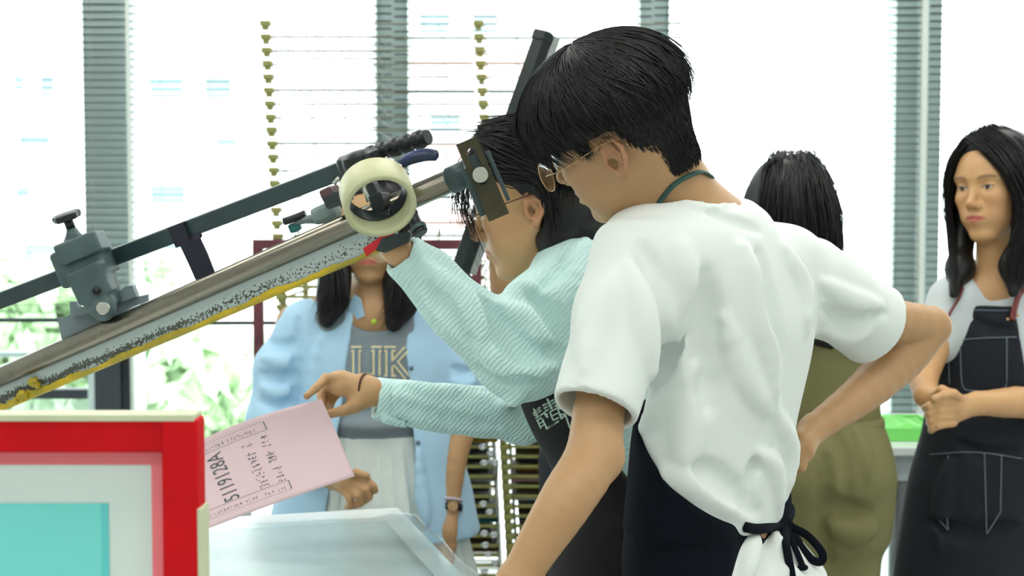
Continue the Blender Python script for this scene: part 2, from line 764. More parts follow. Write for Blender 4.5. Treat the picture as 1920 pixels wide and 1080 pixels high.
def snap(prims, pts, off=0.0, it=3, step=.004):
    """Pull points onto a solid's surface (plus an offset per point)."""
    p = np.asarray(pts, dtype=f32)
    for _ in range(it):
        d = sdf_eval(prims, p)
        g = np.stack([sdf_eval(prims, p + _v([step if j == i else 0 for j in range(3)])) - d for i in range(3)], -1)
        gl = np.sqrt((g * g).sum(-1, keepdims=True)) + 1e-9
        p = p - g / gl * (np.clip(d / np.maximum(gl[..., 0] / step, .3), -.05, .05) - off)[..., None]
    return p.astype(np.float64)


def lay(prims, path, y0, y1, lift=0.0, sub=6):
    """Lay a pixel path on a solid's surface, as world points lifted towards the viewer."""
    pp = smoothpath(path, sub) if len(path) > 2 else np.linspace(path[0], path[-1], sub * 2)
    out = []
    for x, y in pp:
        q = hit(prims, x, y, y0, y1)
        if q is not None:
            d = CAM - q
            out.append(q + d / np.linalg.norm(d) * lift)
    return out


def wobble(amp, freq, seed=0, stretch=(1, 1, 1)):
    """Soft rolling folds of cloth as a push of the surface."""
    r = np.random.default_rng(seed)
    W = [(r.normal(size=3) * np.array(stretch), r.uniform(0, 6.28)) for _ in range(5)]

    def f(p):
        o = 0
        for i, (w, ph) in enumerate(W):
            w = w / np.linalg.norm(w) * freq * (0.7 + 0.25 * i)
            o = o + np.sin(p @ _v(w) + f32(ph))
        return o * f32(amp / 5)
    f.bb = None
    return f


class Fr:
    """Local frame: builds shapes from local coordinates (x forward, y left, z up)."""

    def __init__(self, o, fwd, up, s=1.0):
        self.o = np.asarray(o, float)
        self.R = frame_from(fwd, up)
        self.s = s

    def __call__(self, p):
        return self.o + self.R @ (np.asarray(p, float) * self.s)

    def vec(self, v):
        return self.R @ np.asarray(v, float)

    def inv(self, p):
        return (np.asarray(p) - self.o) @ self.R / self.s

    def cap(self, a, b, ra, rb=None, squash=None):
        rb = ra if rb is None else rb
        if squash is not None:
            squash = (self.vec(squash[0]), squash[1])
        return cap(self(a), self(b), ra * self.s, rb * self.s, squash)

    def ell(self, c, r, rot=None):
        R = self.R if rot is None else self.R @ np.array(rot)
        return ell(self(c), np.asarray(r) * self.s, R)


def rx(a): c, s = math.cos(a), math.sin(a); return np.array([[1, 0, 0], [0, c, -s], [0, s, c]])
def ry(a): c, s = math.cos(a), math.sin(a); return np.array([[c, 0, s], [0, 1, 0], [-s, 0, c]])
def rz(a): c, s = math.cos(a), math.sin(a); return np.array([[c, -s, 0], [s, c, 0], [0, 0, 1]])


def head_frame(o, yaw, pitch, roll, s=1.0):
    """yaw: facing direction in the floor plane (0 = +X, 90 = +Y); pitch down; roll tips the crown to the person's left."""
    y, p, r = [math.radians(a) for a in (yaw, pitch, roll)]
    R = rz(y) @ ry(p) @ rx(-r)
    return Fr(o, R[:, 0], R[:, 2], s)
# ================================================================== the room
M_wall = mat('wall_paint', rgb(225, 229, 226), 0.85, var=0.03, bump=0.05)
M_ceil = mat('ceiling_paint', rgb(232, 234, 232), 0.9, var=0.02)
M_floor = mat('floor_vinyl', rgb(196, 200, 198), 0.35, var=0.06, vscale=3, bump=0.03)
M_pillar = mat('pillar_grey_paint', rgb(222, 243, 241), 0.5, var=0.04)
M_frame = mat('window_frame_dark', rgb(58, 66, 72), 0.45, var=0.06)
M_pane = thin_glass('window_glass', (0.96, 0.99, 0.98, 1), 0.03)
M_slat = mat('blind_slat_grey', rgb(44, 54, 58), 0.5, var=0.05)
M_cord = mat('blind_cord', rgb(160, 168, 168), 0.8, var=0.1)
M_lampbody = mat('lamp_housing', rgb(235, 235, 235), 0.5, var=0.02)
M_lampface = mat('lamp_diffuser', rgb(250, 250, 245), 0.5, emit=((1, 0.985, 0.94, 1), 1.5), var=0.01)

XL, XR, YB, YW = -3.3, 3.5, -2.4, 4.95


def slab(name, c, s, m, parent=None, bev=0.0, kind='structure'):
    o = MB().box(c, s, bev=bev).build(name, m, parent)
    if parent is None and kind:
        o['kind'] = kind
    return o


slab('floor', ((XL + XR) / 2, (YB + YW) / 2 + .1, -0.05), (XR - XL + .4, YW - YB + .6, 0.1), M_floor)
slab('ceiling', ((XL + XR) / 2, (YB + YW) / 2 + .1, CEIL + 0.05), (XR - XL + .4, YW - YB + .6, 0.1), M_ceil)
slab('wall_left', (XL - .05, (YB + YW) / 2, CEIL / 2), (0.1, YW - YB, CEIL), M_wall)
slab('wall_right', (XR + .05, (YB + YW) / 2, CEIL / 2), (0.1, YW - YB, CEIL), M_wall)
slab('wall_back', ((XL + XR) / 2, YB - .05, CEIL / 2), (XR - XL + .2, 0.1, CEIL), M_wall)

# pillars of the window wall: pixel columns of the photograph give their place at the wall's depth
PIL = [(169, 252, -0.01), (712, 764, 0.03), (1200, 1248, 0.03), (1674, 1752, -0.01)]
edges_x = []
for i, (a, b, dy) in enumerate(PIL):
    x0, x1 = P(a, 400, YW)[0], P(b, 400, YW)[0]
    edges_x.append((x0, x1))
    slab('trim_%d' % (i + 1), ((x0 + x1) / 2, YW + dy + .05, CEIL / 2), (x1 - x0, 0.16, CEIL), M_pillar, bev=0.004)
bays = [(XL, edges_x[0][0])] + [(edges_x[i][1], edges_x[i + 1][0]) for i in range(3)] + [(edges_x[3][1], XR)]
for i, (a, b) in enumerate(bays):
    yw = YW - .008
    w = empty('window_%d' % (i + 1), ((a + b) / 2, yw, 0), kind='structure')
    z0, z1, fw = 0.04, CEIL - .06, 0.006
    m = MB()
    m.box(((a + b) / 2, yw, z0), (b - a, .06, .08), bev=.003)
    m.box(((a + b) / 2, yw, z1), (b - a, .06, .08), bev=.003)
    m.box((a + fw / 2, yw, (z0 + z1) / 2), (fw, .06, z1 - z0 - .08))
    m.box((b - fw / 2, yw, (z0 + z1) / 2), (fw, .06, z1 - z0 - .08))
    m.build('window_frame', M_pillar, w)
    MB().box(((a + b) / 2, yw, (z0 + z1) / 2), (b - a - 2 * fw, .006, z1 - z0 - .08)).build('pane', M_pane, w)
# lower transom and opening light of the left windows
x0, x1 = P(-60, 735, YW)[0], edges_x[0][0]
tr = MB()
tr.box(((x0 + x1) / 2 + .03, YW + .01, P(0, 738, YW)[2]), (x1 - x0 + .1, .06, .035), bev=.004)
tr.box((P(212, 700, YW)[0], YW - .045, .55), (S(50, YW), .05, 1.02), bev=.004)
tr.box((P(256, 700, YW)[0], YW - .045, .55), (S(12, YW), .05, 1.02), bev=.003)
tr.box((P(242, 700, YW)[0], YW - .03, .55), (S(9, YW), .03, 1.02), bev=.003)
tr.box((P(215, 655, YW)[0], YW - .05, P(0, 662, YW)[2]), (S(66, YW), .05, .02), bev=.003)
o = tr.build('trim_5', M_frame)
o['kind'] = 'structure'

M_strip = mat('pale_gap_strip', rgb(214, 224, 218), 0.5, var=0.03)
for k, (pa, pb) in enumerate(((239, 246), (1725, 1737))):  # pale strips added so the pillar looks lighter between the blinds
    xa_, xb_ = P(pa, 400, YW - .13)[0], P(pb, 400, YW - .13)[0]
    slab('trim_%d' % (6 + k), ((xa_ + xb_) / 2, YW - .10, CEIL / 2), (xb_ - xa_, .05, CEIL), M_strip, bev=.002)

# venetian blinds, one per bay, every slat its own piece
SLAT = {}


def blind(a, b, zbot, label, off, tilt):
    w = b - a - .006
    y = YW - .11
    root = empty('venetian_blind', ((a + b) / 2, y, zbot), label, 'blind', 'grey venetian blinds on the window wall')
    MB().box(((a + b) / 2, y, CEIL - .035), (w, .04, .05), bev=.004).build('head_rail', M_pillar, root)
    MB().box(((a + b) / 2, y, zbot), (w, .026, .014), bev=.003).build('bottom_rail', M_slat, root)
    g = []
    for sx in (-w / 2, w / 2):
        g.append([(sx, -.0125 + .0125 * k / 1.5, .0016 * math.sin(math.pi * k / 3)) for k in range(4)])
    g = np.array(g).transpose(1, 0, 2) @ rx(math.radians(tilt)).T
    m = MB().sheet(g, 0.0007)
    first = None
    pitch = S(14.0, y)
    z = zfirst = zbot + pitch + off
    while z < CEIL - .07:
        if first is None:
            first = mesh_obj('slat', np.array(m.v) + np.array([(a + b) / 2, y, z]), m.f, M_slat, root, True)
        else:
            c = first.copy()
            COL.objects.link(c)
            c.location.z = first.location.z + (z - zfirst)
        z += pitch
    for fx in ((.12, .88) if w < 1.2 else (.06, .36, .64, .94)):
        x = a + (b - a) * fx
        MB().tube([(x, y - .014, zbot), (x, y - .014, CEIL - .05)], .0009, 5).build('ladder_cord', M_cord, root)


bx = [XL + .02, P(241, 400, YW - .11)[0], P(737, 400, YW - .11)[0], P(1222, 400, YW - .11)[0], P(1731, 400, YW - .11)[0], XR - .02]
zl = P(0, 600, YW - .11)[2]
zr = P(0, 790, YW - .11)[2]
blind(bx[0], bx[1], zl, 'open venetian blind at far left, ending on the wide left pillar', 0, -4)
blind(bx[1] + S(5, YW), bx[2], zl - .01, 'open venetian blind just right of the wide left pillar', .004, -4)
blind(bx[2] + .004, bx[3], zr, 'open venetian blind in the middle, behind the leaning dark bar', .002, -4)
blind(bx[3] + .004, bx[4] - S(5, YW), zr, 'open venetian blind behind the woman in olive', .006, -4)
blind(bx[4] + S(6, YW), bx[5], zr, 'open venetian blind behind the woman in the denim apron', .012, -4)

# ceiling lamps that light the room
for k, (lx, ly) in enumerate(LAMPS):
    r = empty('ceiling_lamp', (lx, ly, CEIL), 'flat white ceiling lamp panel, %s of the row %s' % (('left one', 'middle one', 'right one')[k % 3], ('behind the camera', 'just in front of the camera', 'over the printing table', 'nearest the windows')[k // 3]), 'lamp', 'ceiling lamp panels')
    MB().box((lx, ly, CEIL - .03), (1.2, .6, .06), bev=.006).build('housing', M_lampbody, r)
    MB().box((lx, ly, CEIL - .063), (1.12, .52, .008)).build('diffuser', M_lampface, r)

# ================================================================== outdoors
M_fac = mat('facade_white_tile', rgb(245, 246, 245), 0.7, var=0.02)
M_facp = mat('facade_pink_tile', rgb(250, 205, 200), 0.7, var=0.04)
M_bwin = mat('facade_window_glass', rgb(140, 170, 178), 0.25, var=0.08, vscale=.4)
M_bwin2 = mat('facade_window_dark', rgb(128, 150, 158), 0.3, var=0.08, vscale=.4)
M_ac = mat('air_conditioner_grey', rgb(190, 196, 198), 0.6, var=0.04)
M_leaf = mat('foliage_light_green', rgb(206, 226, 192), 0.7, color2=rgb(186, 212, 172), vscale=2.5)
M_ground = mat('street_paving', rgb(205, 208, 204), 0.8, var=0.06)
M_rail = mat('railing_dark_grey', rgb(70, 80, 82), 0.45, var=0.08)
M_railp = mat('railing_pale_grey', rgb(170, 180, 178), 0.5, var=0.05)
MB().box((0, 45, -6.05), (160, 78, .1)).build('ground_outside', M_ground, kind='structure')


def building(px0, px1, Y, z0, z1, m, wins, label):
    x0, x1 = P(px0, 400, Y)[0], P(px1, 400, Y)[0]
    root = empty('apartment_building', ((x0 + x1) / 2, Y + 4, z0), label, 'building')
    MB().box(((x0 + x1) / 2, Y + 4, (z0 + z1) / 2), (x1 - x0, 8, z1 - z0), bev=.05).build('wall', m, root)
    for (a, b, c, d) in wins:
        p, q = P(a, c, Y - .02), P(b, d, Y - .02)
        w, h = abs(q[0] - p[0]), abs(p[2] - q[2])
        cx, cz = (p[0] + q[0]) / 2, (p[2] + q[2]) / 2
        fr = MB()
        for s in (-1, 1):
            fr.box((cx + s * w / 2, Y - .035, cz), (.12, .10, h - .12))
            fr.box((cx, Y - .03, cz + s * h / 2), (w + .12, .12, .12))
        f_ = fr.build('window', M_fac, root)
        MB().box((cx, Y - .005, cz), (w, .04, h)).build('pane', M_bwin if (a + c) % 3 else M_bwin2, f_)
    return root


wl = [(20, 56, 132, 178), (70, 112, 134, 186), (30, 104, 246, 284), (24, 66, 342, 382), (96, 110, 345, 374), (-40, 4, 245, 290), (40, 120, 452, 496),
      (-60, -10, 130, 190), (-60, -10, 342, 390)]
building(-420, 150, 21, -6, 14, M_fac, wl, 'pale apartment building with small windows behind the far left window')
wr = [(274, 352, 138, 192), (378, 442, 138, 192), (276, 350, 262, 286), (276, 356, 342, 388), (384, 420, 368, 384), (300, 350, 440, 480), (400, 452, 250, 286),
      (290, 345, 690, 720), (300, 352, 560, 590)]
building(262, 690, 23, -6, 15, M_fac, wr, 'pale apartment building with window rows right of the left pillar')
wm = [(780, 850, 20, 70), (880, 940, 20, 70), (780, 850, 110, 150), (800, 870, 210, 250), (900, 980, 300, 350), (780, 850, 330, 380)]
b3 = building(760, 1180, 24, -6, 14, M_fac, wm, 'pale building with pink bands behind the drying racks')
for (y0, y1) in ((100, 140), (270, 300), (400, 425)):
    p, q = P(760, y0, 23.9), P(1178, y1, 23.9)
    MB().box(((p[0] + q[0]) / 2, 23.93, (p[2] + q[2]) / 2), (q[0] - p[0], .12, p[2] - q[2])).build('pink_band', M_facp, b3)


def bush(c, r, n, label, seed):
    """Bush of many small leaves on a stem."""
    rg = np.random.default_rng(seed)
    root = empty('leafy_tree', (c[0], c[1], -6), label, 'tree')
    MB().tube([(c[0], c[1], -6), (c[0] + .1, c[1], c[2] - r * .3), (c[0], c[1], c[2])], [.16, .11, .05], 8).build('trunk', M_frame, root)
    vs, fs = [], []
    d = rg.normal(size=(n, 3)); d /= np.linalg.norm(d, axis=1, keepdims=True)
    q = d * (rg.uniform(.35, 1, n) ** .5)[:, None] * np.array([r, r, r * .8]) * (1 + .25 * np.sin(d[:, :1] * 7 + d[:, 2:] * 5))
    for i in range(n):
        a = rg.normal(size=3); a /= np.linalg.norm(a); b_ = np.cross(a, rg.normal(size=3)); b_ /= np.linalg.norm(b_)
        s = rg.uniform(.10, .22)
        p = np.asarray(c) + q[i]
        k = len(vs)
        vs += [p - a * s, p + b_ * s * .45, p + a * s, p - b_ * s * .45]
        fs += [(k, k + 1, k + 2, k + 3)]
    mesh_obj('foliage', np.array(vs), np.array(fs), M_leaf, root, False)


bush(P(60, 720, 9), 1.0, 2600, 'pale green tree outside the far left window', 1)
bush(P(-190, 760, 13), 1.1, 1500, 'pale green tree outside at the left picture edge', 2)
bush(P(320, 800, 12), 0.85, 2000, 'pale green tree outside, right of the left pillar', 3)
bush(P(440, 760, 16), .9, 1400, 'smaller pale green tree outside, beside the maroon frame', 4)

# balcony railing outside the left window
rl = empty('balcony_railing', (P(60, 740, 5.6)[0], 5.6, 0), 'dark balcony railing with perforated panel outside the left window', 'railing')
xa, xb = P(-140, 700, 5.6)[0], P(182, 700, 5.6)[0]
zt = P(0, 664, 5.6)[2]; zm = P(0, 737, 5.6)[2]
MB().box(((xa + xb) / 2, 5.6, zt), (xb - xa, .04, .022), bev=.004).build('top_rail', M_railp, rl)
MB().box(((xa + xb) / 2, 5.6, zm), (xb - xa, .05, .028), bev=.004).build('middle_rail', M_rail, rl)
for x in (xa, xb):
    MB().box((x, 5.6, zt / 2 - .1), (.05, .05, zt + .2), bev=.004).build('post', M_rail, rl)
m = MB()
cell = S(7.5, 5.6)
nx_, nz_ = int((xb - xa) / cell), 16
for j in range(nz_):
    for i in range(nx_):
        cx = xa + (i + .5 + .5 * (j % 2)) * cell; cz = zm - .02 - (j + .5) * cell * .87
        ring = [(cx + cell * .5 * math.cos(t), 5.6, cz + cell * .5 * math.sin(t)) for t in [math.pi / 3 * k + math.pi / 6 for k in range(6)]]
        m.tube(ring, .0022, 3, closed=True)
m.build('perforated_panel', M_railp, rl, kind='stuff')
slab('balcony_floor', (0, 5.7, -.2), (8, 1.2, .2), M_ground)
# ================================================================== drying racks behind
M_brass = mat('rack_olive_yellow', rgb(150, 148, 84), 0.45, var=0.15, vscale=12)
M_wire = mat('rack_wire', rgb(120, 124, 104), 0.5, metal=0.0, var=0.1)
M_post = mat('rack_post_olive', rgb(150, 140, 70), 0.5, var=0.12)
M_chrome = mat('bright_chrome', rgb(225, 228, 230), 0.12, metal=1.0, var=0.02)
M_sheets = [mat('print_paper_' + n, c, 0.6, var=0.05) for n, c in
            (('yellow', rgb(214, 178, 40)), ('teal', rgb(30, 128, 128)), ('pink', rgb(226, 180, 170)), ('white', rgb(230, 232, 226)), ('ochre', rgb(190, 146, 50)), ('brown', rgb(96, 66, 50)))]
RY0, RY1 = 4.02, 4.55


def drying_rack(pxa, pxb, lean, label):
    """Floor stand of many wire shelves; hinge blocks step sideways as the stack leans."""
    xa, xb = P(pxa, 300, RY0)[0], P(pxb, 300, RY0)[0]
    root = empty('drying_rack', ((xa + xb) / 2, (RY0 + RY1) / 2, 0), label, 'drying rack', 'print drying racks by the window')
    w = xb - xa - .03
    # one shelf: frame of bars with wires running back
    sh = MB()
    sh.box((0, 0, 0), (w, .012, .0085), bev=.002)
    sh.tube([(-w / 2, .53, 0), (w / 2, .53, 0)], .003, 6)
    for s in (-1, 1):
        sh.tube([(s * w / 2, 0, 0), (s * w / 2, .53, 0)], .0035, 6)
    for i in range(1, 6):
        x = -w / 2 + w * i / 6
        sh.tube([(x, 0, 0), (x, .53, 0)], .0024, 5)
    for j in range(1, 4):
        sh.tube([(-w / 2, .53 * j / 4, .003), (w / 2, .53 * j / 4, .003)], .0014, 4)
    up = MB()
    up.tube([(-w / 2, 0, 0), (w / 2, 0, 0)], .0024, 6)
    up.tube([(-w / 2, .53, 0), (w / 2, .53, 0)], .0014, 6)
    for i in range(0, 7):
        x = -w / 2 + w * i / 6
        up.tube([(x, 0, 0), (x, .53, 0)], .0014, 5)
    blk = MB()
    blk.box((0, -.004, 0), (.028, .03, .016), bev=.003)
    blk.box((0, -.004, -.012), (.017, .02, .012), bev=.002)
    s0 = b0 = u0 = None
    zs, z = [], .16
    while z < 1.985:
        zs.append(z)
        z += .0285 if z < 1.36 else .0372
    for i, z in enumerate(zs):
        dx = lean * (1.99 - z)
        if s0 is None:
            s0 = mesh_obj('wire_shelf', np.array(sh.v) + np.array([(xa + xb) / 2 + dx, RY0, z]), sh.f, M_brass, root, False)
            b0 = mesh_obj('hinge_block', np.array(blk.v) + np.array([xa + dx, RY0, z]), blk.f, M_brass, root, False)
            sl, bl = s0.location.copy(), b0.location.copy()
            ref = (dx, z)
        else:
            if z > 1.30 and u0 is None:
                u0 = mesh_obj('wire_shelf', np.array(up.v) + np.array([(xa + xb) / 2 + ref[0], RY0, ref[1]]), up.f, M_wire, root, False)
                ul = u0.location.copy()
                u0.location = ul + Vector((dx - ref[0], 0, z - ref[1]))
                todo = ((b0, bl),)
            else:
                todo = ((s0, sl) if z <= 1.30 else (u0, ul), (b0, bl))
            for src, loc in todo:
                c = src.copy(); COL.objects.link(c)
                c.location = loc + Vector((dx - ref[0], 0, z - ref[1]))
    for y in (RY0 + .06, RY1 - .03):
        MB().box((xa - .005 + lean * 1.3, y, .68), (.016, .016, 1.36), ry(-lean), .003).build('post', M_post, root)
        MB().box((xa + lean, y, .04), (.05, .05, .08), bev=.01).build('foot', M_post, root)
    MB().box(((xa + xb) / 2 + lean, (RY0 + RY1) / 2, .11), (w - .06, .5, .03), bev=.006).build('base', M_post, root)
    return root


drying_rack(500, 893, .050, 'olive wire drying rack behind the woman in the blue shirt')
drying_rack(897, 1284, .060, 'olive wire drying rack behind the bending woman and the young man')


def rack_sheet(pxa, pxb, py, Y, col, label):
    z = P(0, py, Y)[2]
    k = round((z - .16) / .0285)
    z = .16 + k * .0285 + .0095
    xa, xb = P(pxa, py, Y)[0], P(pxb, py, Y)[0]
    g = np.array([[(x, y, z + .0015 * math.sin(x * 30)) for x in np.linspace(xa, xb, 14)] for y in np.linspace(Y, Y + .36, 6)])
    o = MB().sheet(g, .0012).build('print_sheet', M_sheets[col], smooth=True)
    tag(o, label, 'print sheet', 'prints drying in the racks')


rack_sheet(868, 934, 832, RY0 + .03, 0, 'yellow print in the rack, highest one under the mint sleeve')
rack_sheet(990, 1100, 818, RY0 + .02, 4, 'ochre print in the rack right beside the black apron')
rack_sheet(966, 1090, 880, RY0 + .04, 4, 'ochre print in the rack, below the other ochre print')
rack_sheet(868, 934, 902, RY0 + .03, 3, 'white print in the rack beside the wristwatch, above the teal one')
rack_sheet(850, 934, 984, RY0 + .008, 1, 'teal print in the rack below the wristwatch')
rack_sheet(960, 1060, 945, RY0 + .03, 3, 'white print in the rack behind the young man\'s forearm')
rack_sheet(870, 936, 1035, RY0 + .02, 5, 'brown print in the lowest visible part of the rack')
rack_sheet(960, 1040, 915, RY0 + .02, 2, 'pale pink print in the rack behind the young man\'s forearm')
M_dsh = [mat('dark_print_' + n, c, 0.5, var=0.15, vscale=9) for n, c in (('brown', rgb(70, 48, 36)), ('green', rgb(44, 56, 44)), ('olive', rgb(96, 88, 40)), ('grey', rgb(72, 74, 72)))]
k_ = 0
for (pa, pb) in ((520, 872), (925, 1262)):  # inferred dark prints, added to keep window light out of the low racks
    for kk in range(11, 25):
        z = .16 + kk * .0285 + .0062
        dx = .05 * (1.99 - z)
        xa, xb = P(pa, 900, RY0)[0] + dx, P(pb, 900, RY0)[0] + dx
        g = np.array([[(x, y, z + .0008 * math.sin(x * 20 + kk)) for x in np.linspace(xa, xb, 8)] for y in np.linspace(RY0 + .016 + .01 * (kk % 3), RY0 + .50, 4)])
        c_ = (kk * 7 + k_ * 3) % 4
        tag(MB().sheet(g, .0008).build('print_sheet', M_dsh[c_], smooth=True), 'dark %s print added to darken a low rack shelf among other dark prints' % ('brown', 'green', 'olive', 'grey')[c_], 'print sheet', 'dark %s prints added low in the racks' % ('brown', 'green', 'olive', 'grey')[c_])
    k_ += 1
# chrome rings added to stand in for blurred bright glints
for k, (px, py) in enumerate([(905, 838), (920, 850), (908, 868), (928, 868), (906, 945), (918, 960), (908, 1000), (926, 1003), (910, 1022), (915, 1040), (928, 1055), (908, 1070)]):
    p = P(px, py, RY0 - .012)
    r = empty('glint_clip', p, 'added chrome clip standing in for a glint on the rack shelves, %s' % ('topmost of the column', 'second from the top', 'third from the top, left', 'third from the top, right', 'fifth from the top', 'sixth from the top', 'seventh from the top, left', 'seventh from the top, right', 'fourth from the bottom', 'third from the bottom', 'second from the bottom', 'lowest of the column')[k], 'clip', 'added chrome glint clips on the rack edge')
    MB().tube([p + np.array([.008 * math.cos(t), 0, .006 * math.sin(t)]) for t in np.linspace(0, 6.28, 12)[:-1]], .004, 8, closed=True).build('spring', M_chrome, r, True)
    MB().box(p + np.array([0, .008, 0]), (.012, .016, .006), bev=.002).build('jaw', M_chrome, r)

# ================================================================== maroon screen frame on the floor
M_maroon = mat('maroon_painted_wood', rgb(118, 58, 66), 0.55, var=0.12, bump=0.1, color2=rgb(96, 44, 54), vscale=9)
Yf = 3.985
fx0, fx1 = P(475, 500, Yf)[0], P(903, 500, Yf)[0]
fz1, fz0 = P(0, 449, Yf)[2], P(0, 812, Yf)[2]
r = empty('large_screen_frame', ((fx0 + fx1) / 2, Yf, fz0), 'maroon wooden screen frame hung on the rack behind the blue-shirted woman', 'screen frame')
bw = S(18, Yf)
for x in (fx0 + bw / 2, fx1 - bw / 2):
    MB().box((x, Yf, (fz0 + fz1) / 2), (bw, .03, fz1 - fz0), bev=.003).build('side_bar', M_maroon, r)
for z in (fz1 - bw / 2, fz0 + bw / 2):
    MB().box(((fx0 + fx1) / 2, Yf - .001, z), (fx1 - fx0 - .002, .03, bw), bev=.003).build('cross_bar', M_maroon, r)
for x in (fx0 + .12, fx1 - .12):
    MB().tube([(x, Yf, fz1 - .005), (x, Yf, fz1 + .02), (x, Yf + .05, fz1 + .03), (x, Yf + .06, fz1 + .012)], .003, 6).build('hook', M_wire, r, True)

# ================================================================== second press: raised arm leaning up behind
M_blk = mat('black_green_metal', rgb(24, 34, 32), 0.35, metal=0.3, var=0.15, vscale=20)
M_alu = mat('brushed_aluminium', rgb(176, 178, 178), 0.35, metal=0.9, var=0.08, vscale=20, stretch=(1, 1, 20))
Yp = 2.82
a, b = P(858, 515, Yp), P(1019, 62, Yp)
r = empty('press_stand', (P(1112, 900, 2.9)[0], 2.9, 0), 'black press stand with raised dark metal arm behind the bending woman', 'press')
R_ = frame_from(b - a, (0.35, -1, 0.15))
mid = (a + b) / 2
MB().box(mid, (np.linalg.norm(b - a), .018, .034), R_ @ rx(0.5), .003).build('raised_arm', M_blk, r)
MB().box(mid + np.array([.023, .010, -.002]), (np.linalg.norm(b - a) * .985, .018, .020), R_ @ rx(0.5), .002).build('arm_rail', M_alu, r)
MB().box(b - (b - a) * .012, (.02, .024, .036), R_ @ rx(.5), .003).build('end_cap', M_blk, r)
c = P(1112, 640, 2.9)
MB().tube([a + (b - a) * .02, P(930, 645, 2.88), c], .016, 10).build('strut', M_blk, r, True)
MB().box((c[0], 2.9, (c[2] + .03) / 2), (.05, .05, c[2] + .03), bev=.005).build('post', M_blk, r)
MB().box((c[0], 2.9, .012), (.3, .3, .024), bev=.005).build('foot_plate', M_blk, r)

# ================================================================== printing table with film on it
M_tabw = mat('table_white_laminate', rgb(228, 234, 233), 0.25, var=0.02)
M_leg = mat('table_leg_grey', rgb(120, 126, 128), 0.5, var=0.06)
M_film = thin_glass('clear_plastic_film', (0.95, 0.98, 0.98, 1), 0.05, 0.22, .22)
TZ = .88
cn = np.array([P(749, 951, 2.76)[0], 2.74])
dr = np.array([.145, -.52]); dr /= np.linalg.norm(dr)
dl = np.array([dr[1], -dr[0]])
TR = np.array([[-dl[0], -dr[0], 0], [-dl[1], -dr[1], 0], [0, 0, 1]])
LT, WT = .84, 1.05


def tpt(u, v, z):
    q = cn + dl * u + dr * v
    return np.array([q[0], q[1], z])


root = empty('printing_table', tpt(LT / 2, WT / 2, 0), 'white printing table covered with clear plastic film', 'table')
MB().box(tpt(LT / 2, WT / 2, TZ - .02), (LT, WT, .04), TR, .005).build('table_top', M_tabw, root)
for u, v in ((.05, .05), (LT - .05, .05), (.05, WT - .05), (LT - .05, WT - .05)):
    MB().box(tpt(u, v, (TZ - .04) / 2), (.045, .045, TZ - .04), TR, .004).build('leg', M_leg, root)
for u, v, s in ((LT / 2, .05, (LT - .1, .03, .05)), (LT / 2, WT - .05, (LT - .1, .03, .05))):
    MB().box(tpt(u, v, TZ - .07), s, TR, .003).build('apron_rail', M_leg, root)
M_ink = mat('print_sheet_grey', rgb(206, 217, 215), 0.5, color2=rgb(216, 224, 222), vscale=14, stretch=(1, 5, 1))
g = np.array([[tpt(u, v, TZ + .003 + .0008 * math.sin(u * 40 + v * 9)) for u in np.linspace(.05, .40, 12)] for v in np.linspace(.13, .95, 12)])
tag(MB().sheet(g, .0008).build('test_print', M_ink, smooth=True), 'greyish test print lying under the film on the table', 'print sheet')
g = []
for i, v in enumerate(np.linspace(.09, WT + .01, 30)):
    row = []
    for u in np.linspace(-.014, LT * .62, 46):
        z = TZ + .0060 + .0006 * math.sin(v * 9 + u * 5) * math.sin(u * 13) + (.0030 * math.sin(v * 33) + .006) * math.exp(-((u - .02) / .025) ** 2)
        if u < 0:
            z = TZ + .005 + .003 * math.sin(v * 25)
        row.append(tpt(u, v, z))
    g.append(row)
tag(MB().sheet(np.array(g), .0006).build('plastic_film', M_film, smooth=True), 'clear crinkled plastic film spread over the white table', 'film')

# ================================================================== low table carrying the red frame
root = empty('side_table', (-.72, 1.28, 0), 'low white table holding the red screen frame, below the picture', 'table')
MB().box((-.72, 1.22, .735), (.9, .5, .035), bev=.005).build('table_top', M_tabw, root)
for x in (-1.13, -.31):
    for y in (1.01, 1.43):
        MB().box((x, y, .359), (.04, .04, .718), bev=.004).build('leg', M_leg, root)

# red screen frame in the foreground
M_red = mat('red_gloss_paint', rgb(216, 4, 20), 0.6, spec=0.2, color2=rgb(196, 3, 16), vscale=5, bump=0.05)
M_wood = mat('bare_wood_edge', rgb(206, 212, 178), 0.6, var=0.12, vscale=15)
M_mesh = mat('screen_mesh_pale', rgb(226, 242, 236), 0.6, var=0.06, vscale=3)
M_tape = mat('pink_red_tape', rgb(255, 136, 144), 0.4, var=0.03)
M_cyan = mat('turquoise_emulsion', rgb(128, 232, 226), 0.4, var=0.05, vscale=2)
Yr = 1.33
zt = P(0, 786, Yr)[2]
xr = P(372, 900, Yr)[0]
FW, FH, FB, FD = .62, .505, S(70, Yr), .032
root = empty('red_screen_frame', (xr - FW / 2, Yr + FD / 2, zt - FH), 'red painted screen printing frame with turquoise stencil in the foreground', 'screen frame')
for x in (xr - FB / 2, xr - FW + FB / 2):
    MB().box((x, Yr + FD / 2, zt - FH / 2), (FB, FD, FH), bev=.003).build('side_bar', M_red, root)
for z in (zt - FB * .46, zt - FH + FB * .46):
    MB().box((xr - FW / 2, Yr + FD / 2 + .0004, z), (FW - 2 * FB + .002, FD - .001, FB * .92), bev=.002).build('cross_bar', M_red, root)
